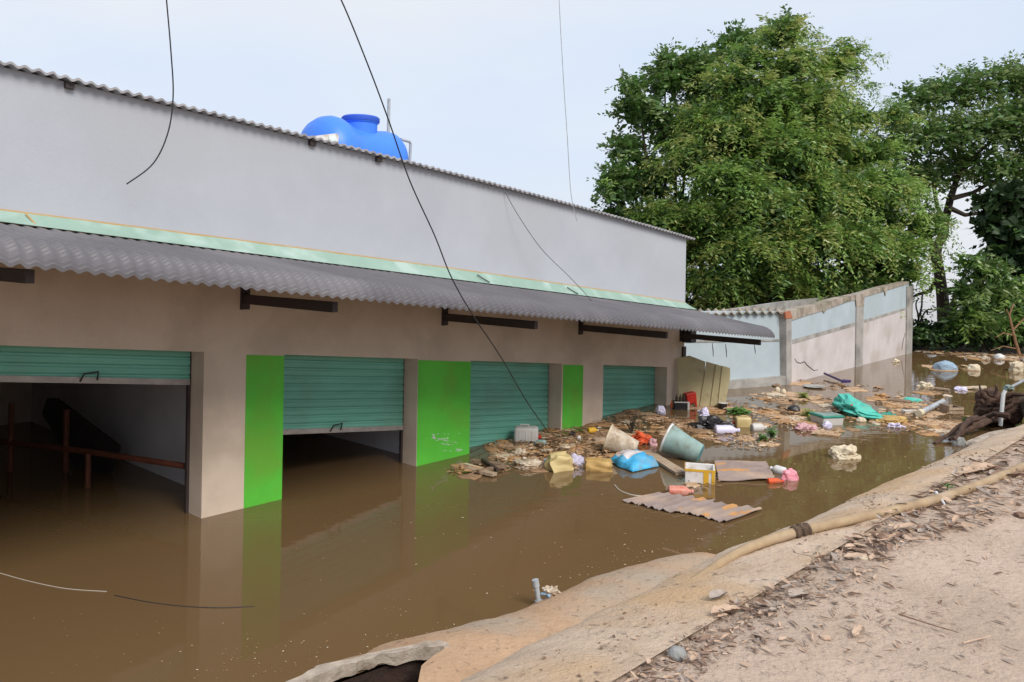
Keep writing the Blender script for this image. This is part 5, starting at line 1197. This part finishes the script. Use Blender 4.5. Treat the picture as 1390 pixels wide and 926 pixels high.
for _ in range(1500):
    v = random.uniform(-1, 9); w_ = random.uniform(.03, wkerb(v)-.03)
    if nz((v*1.3, w_*2, 20)) < .15: continue
    p = B(v, w_, zbank(v, w_)+.003); l_ = random.choice((.006, .009, .014, .03))*random.uniform(.7, 1.3)
    it.append((p, l_, l_*.5, random.uniform(0, 6.3), -.3, 0, .004, random.choice((1, 1, 2, 0))))
flakes('leaf_litter', it, ['litA', 'litB', 'litC'], 'dry leaves and husks strewn along the road edge', 'leaf litter')
# bigger individually visible scraps
for i, (x, y, l_, w_, m_, lab) in enumerate([(985, 835, .16, .06, 'litA', 'torn pale bark strip lying along the edge of the road'), (975, 812, .13, .06, 'litC', 'grey torn cardboard scrap near the lower bank edge'), (1084, 812, .11, .07, 'litC', 'curled grey brown leaf on the road by the cardboard scrap'), (1334, 640, .5, .12, 'litA', 'large pinkish palm husk at the top of the litter'), (1370, 648, .35, .1, 'litB', 'curled brown palm husk beside the hose'), (1165, 862, .12, .035, 'litA', 'thin ochre scrap in the middle of the bare road')]):
    p = on_bank(x, y); mb = MB(); K = 8; J = 4
    for s2 in (0, 1):
        for a_ in range(K+1):
            for b_ in range(J+1):
                u_, v_ = a_/K-.5, b_/J-.5; wd = w_*(1-(2*u_)**4)*(1+.3*nz((u_*5, i, 0))); mb.v.append((u_*l_, v_*wd, .012+.25*wd*(2*v_)**2+.01*nz((u_*6, v_*6, i))-s2*.003))
    n_ = (K+1)*(J+1)
    for a_ in range(K):
        for b_ in range(J): f = (a_*(J+1)+b_, (a_+1)*(J+1)+b_, (a_+1)*(J+1)+b_+1, a_*(J+1)+b_+1); mb.f += [f, tuple(z_+n_ for z_ in f[::-1])]; mb.m += [0, 0]
    single('dry_scrap', mb, m_, p, lab, 'scrap', random.uniform(.2, .9), group='larger dry scraps on the road')

# ------------------------------------------------------------------ floating scum and reed bits (uncountable)
mats_ = [([(652, 606), (700, 592), (745, 580), (800, 575), (822, 570), (830, 590), (815, 615), (830, 636), (742, 640), (690, 637), (668, 622)], 420, 50, (.3, .35, .22, .13)),
         ([(822, 571), (850, 556), (905, 562), (940, 574), (935, 588), (905, 590), (880, 600), (840, 600), (825, 590)], 220, 26, (.35, .35, .2, .1)),
         ([(930, 575), (1000, 590), (1060, 592), (1066, 602), (1035, 613), (985, 608), (950, 596), (900, 592)], 110, 16, (.5, .25, .15, .1)),
         ([(990, 566), (1040, 552), (1075, 552), (1120, 560), (1130, 570), (1100, 578), (1070, 583), (1030, 578), (1000, 580)], 150, 30, (.55, .2, .15, .1)),
         ([(1010, 540), (1050, 532), (1100, 535), (1130, 542), (1100, 548), (1040, 549)], 60, 14, (.6, .2, .1, .1)),
         ([(1060, 580), (1110, 578), (1142, 586), (1140, 592), (1090, 590)], 40, 6, (.6, .2, .1, .1)),
         ([(1110, 547), (1160, 552), (1200, 562), (1150, 575), (1110, 570)], 60, 10, (.55, .2, .15, .1)),
         ([(1180, 540), (1240, 541), (1300, 556), (1340, 578), (1300, 596), (1240, 588), (1180, 586), (1140, 582), (1200, 566)], 260, 46, (.6, .22, .1, .08)),
         ([(1080, 516), (1140, 519), (1200, 526), (1190, 531), (1120, 529), (1085, 524)], 40, 9, (.6, .3, .05, .05)),
         ([(1240, 473), (1310, 475), (1395, 482), (1395, 493), (1330, 489), (1285, 482), (1240, 478)], 120, 26, (.45, .3, .1, .15)),
         ([(1260, 497), (1310, 497), (1320, 503), (1270, 503)], 20, 6, (.5, .4, .05, .05)),
         ([(628, 632), (690, 630), (690, 642), (650, 650), (600, 640)], 60, 4, (.3, .4, .25, .05)),
         ([(940, 545), (1010, 545), (1040, 556), (990, 562), (940, 560)], 60, 10, (.4, .35, .2, .05)),
         ([(905, 640), (960, 630), (985, 660), (940, 668)], 30, 2, (.5, .2, .2, .1)),
         ([(700, 600), (760, 590), (800, 600), (860, 625), (800, 640), (720, 630)], 200, 8, (.2, .35, .35, .1)),
         ([(1190, 536), (1310, 522), (1330, 540), (1290, 552), (1220, 548)], 30, 5, (.5, .2, .2, .1))]
it = []; rafts = MB()
def sample(poly):
    xs = [p[0] for p in poly]; ys = [p[1] for p in poly]
    while True:
        x, y = random.uniform(min(xs), max(xs)), random.uniform(min(ys), max(ys))
        if inside((x, y), poly): return x, y
for poly, nf, nr, wt in mats_:
    for _ in range(nr):
        p = W(*sample(poly)); k = p.y/F; r_ = random.uniform(3, 13)*k; n_ = 22; sd_ = random.uniform(0, 99); yaw = random.uniform(-.5, .5); el = random.uniform(1.0, 1.6); mi = random.choices((0, 1, 2, 3), wt)[0]
        out = []; 
        for kk, (sc2, zz) in enumerate(((1.0, .003), (.93, .014), (.5, .022))):
            for j in range(n_):
                a_ = 2*math.pi*j/n_; q_ = r_*sc2*(1+.45*nz((math.cos(a_)*1.3, math.sin(a_)*1.3, sd_))+.25*nz((math.cos(a_)*4, math.sin(a_)*4, sd_)))
                x_, y_ = math.cos(a_)*q_*el, math.sin(a_)*q_*1.25; out.append((p.x+x_*math.cos(yaw)-y_*math.sin(yaw), p.y+x_*math.sin(yaw)+y_*math.cos(yaw), zz+.008*nz((x_*9, y_*9, sd_))))
        rafts.add(out, [(kk*n_+j, kk*n_+(j+1) % n_, (kk+1)*n_+(j+1) % n_, (kk+1)*n_+j) for kk in range(2) for j in range(n_)]+[tuple(2*n_+j for j in range(n_))], mi)
    for _ in range(nf*3):
        p = W(*sample(poly)); k = p.y/F; p.z = .01+random.random()**2*.05; l_ = random.uniform(2, 9)*k*random.choice((.6, .8, 1, 1.7)); th = random.choice((.08, .12, .3, .5))
        it.append((p, l_, l_*th, random.uniform(0, 6.3), random.uniform(-.35, .35), random.uniform(-.12, .12), .01, random.choices((0, 1, 2, 3), wt)[0]))
# loose specks on open water
for poly, n_ in (([(0, 830), (560, 830), (640, 850), (420, 915), (0, 926)], 70), ([(400, 700), (900, 660), (1250, 600), (1240, 640), (1060, 715), (800, 780), (560, 860), (400, 800)], 170), ([(1080, 590), (1270, 595), (1240, 640), (1100, 700), (1060, 660)], 70), ([(1240, 480), (1390, 495), (1340, 560), (1240, 540)], 50), ([(850, 735), (1080, 715), (950, 755), (800, 782), (700, 815), (640, 845)], 120), ([(300, 880), (640, 845), (560, 868), (400, 915), (250, 926)], 110)):
    for _ in range(n_):
        p = W(*sample(poly)); k = p.y/F; l_ = random.choice((1.2, 1.8, 2.5, 4))*random.uniform(.7, 1.3)*k; p.z = .006
        it.append((p, l_*.8, l_*.4, random.uniform(0, 6.3), 0, 0, .003, random.choice((0, 3, 1, 2, 0))))
flakes('floating_reed_bits', it, ['scumA', 'scumB', 'scumC', 'scumD'], 'reed stalks, chips and flakes floating on the muddy water', 'floating debris')
tag(rafts.build('floating_scum', ['scumA', 'scumB', 'scumC', 'scumD'], smooth=True), 'tan and orange scum rafts floating on the flood water', 'scum', kind='stuff')
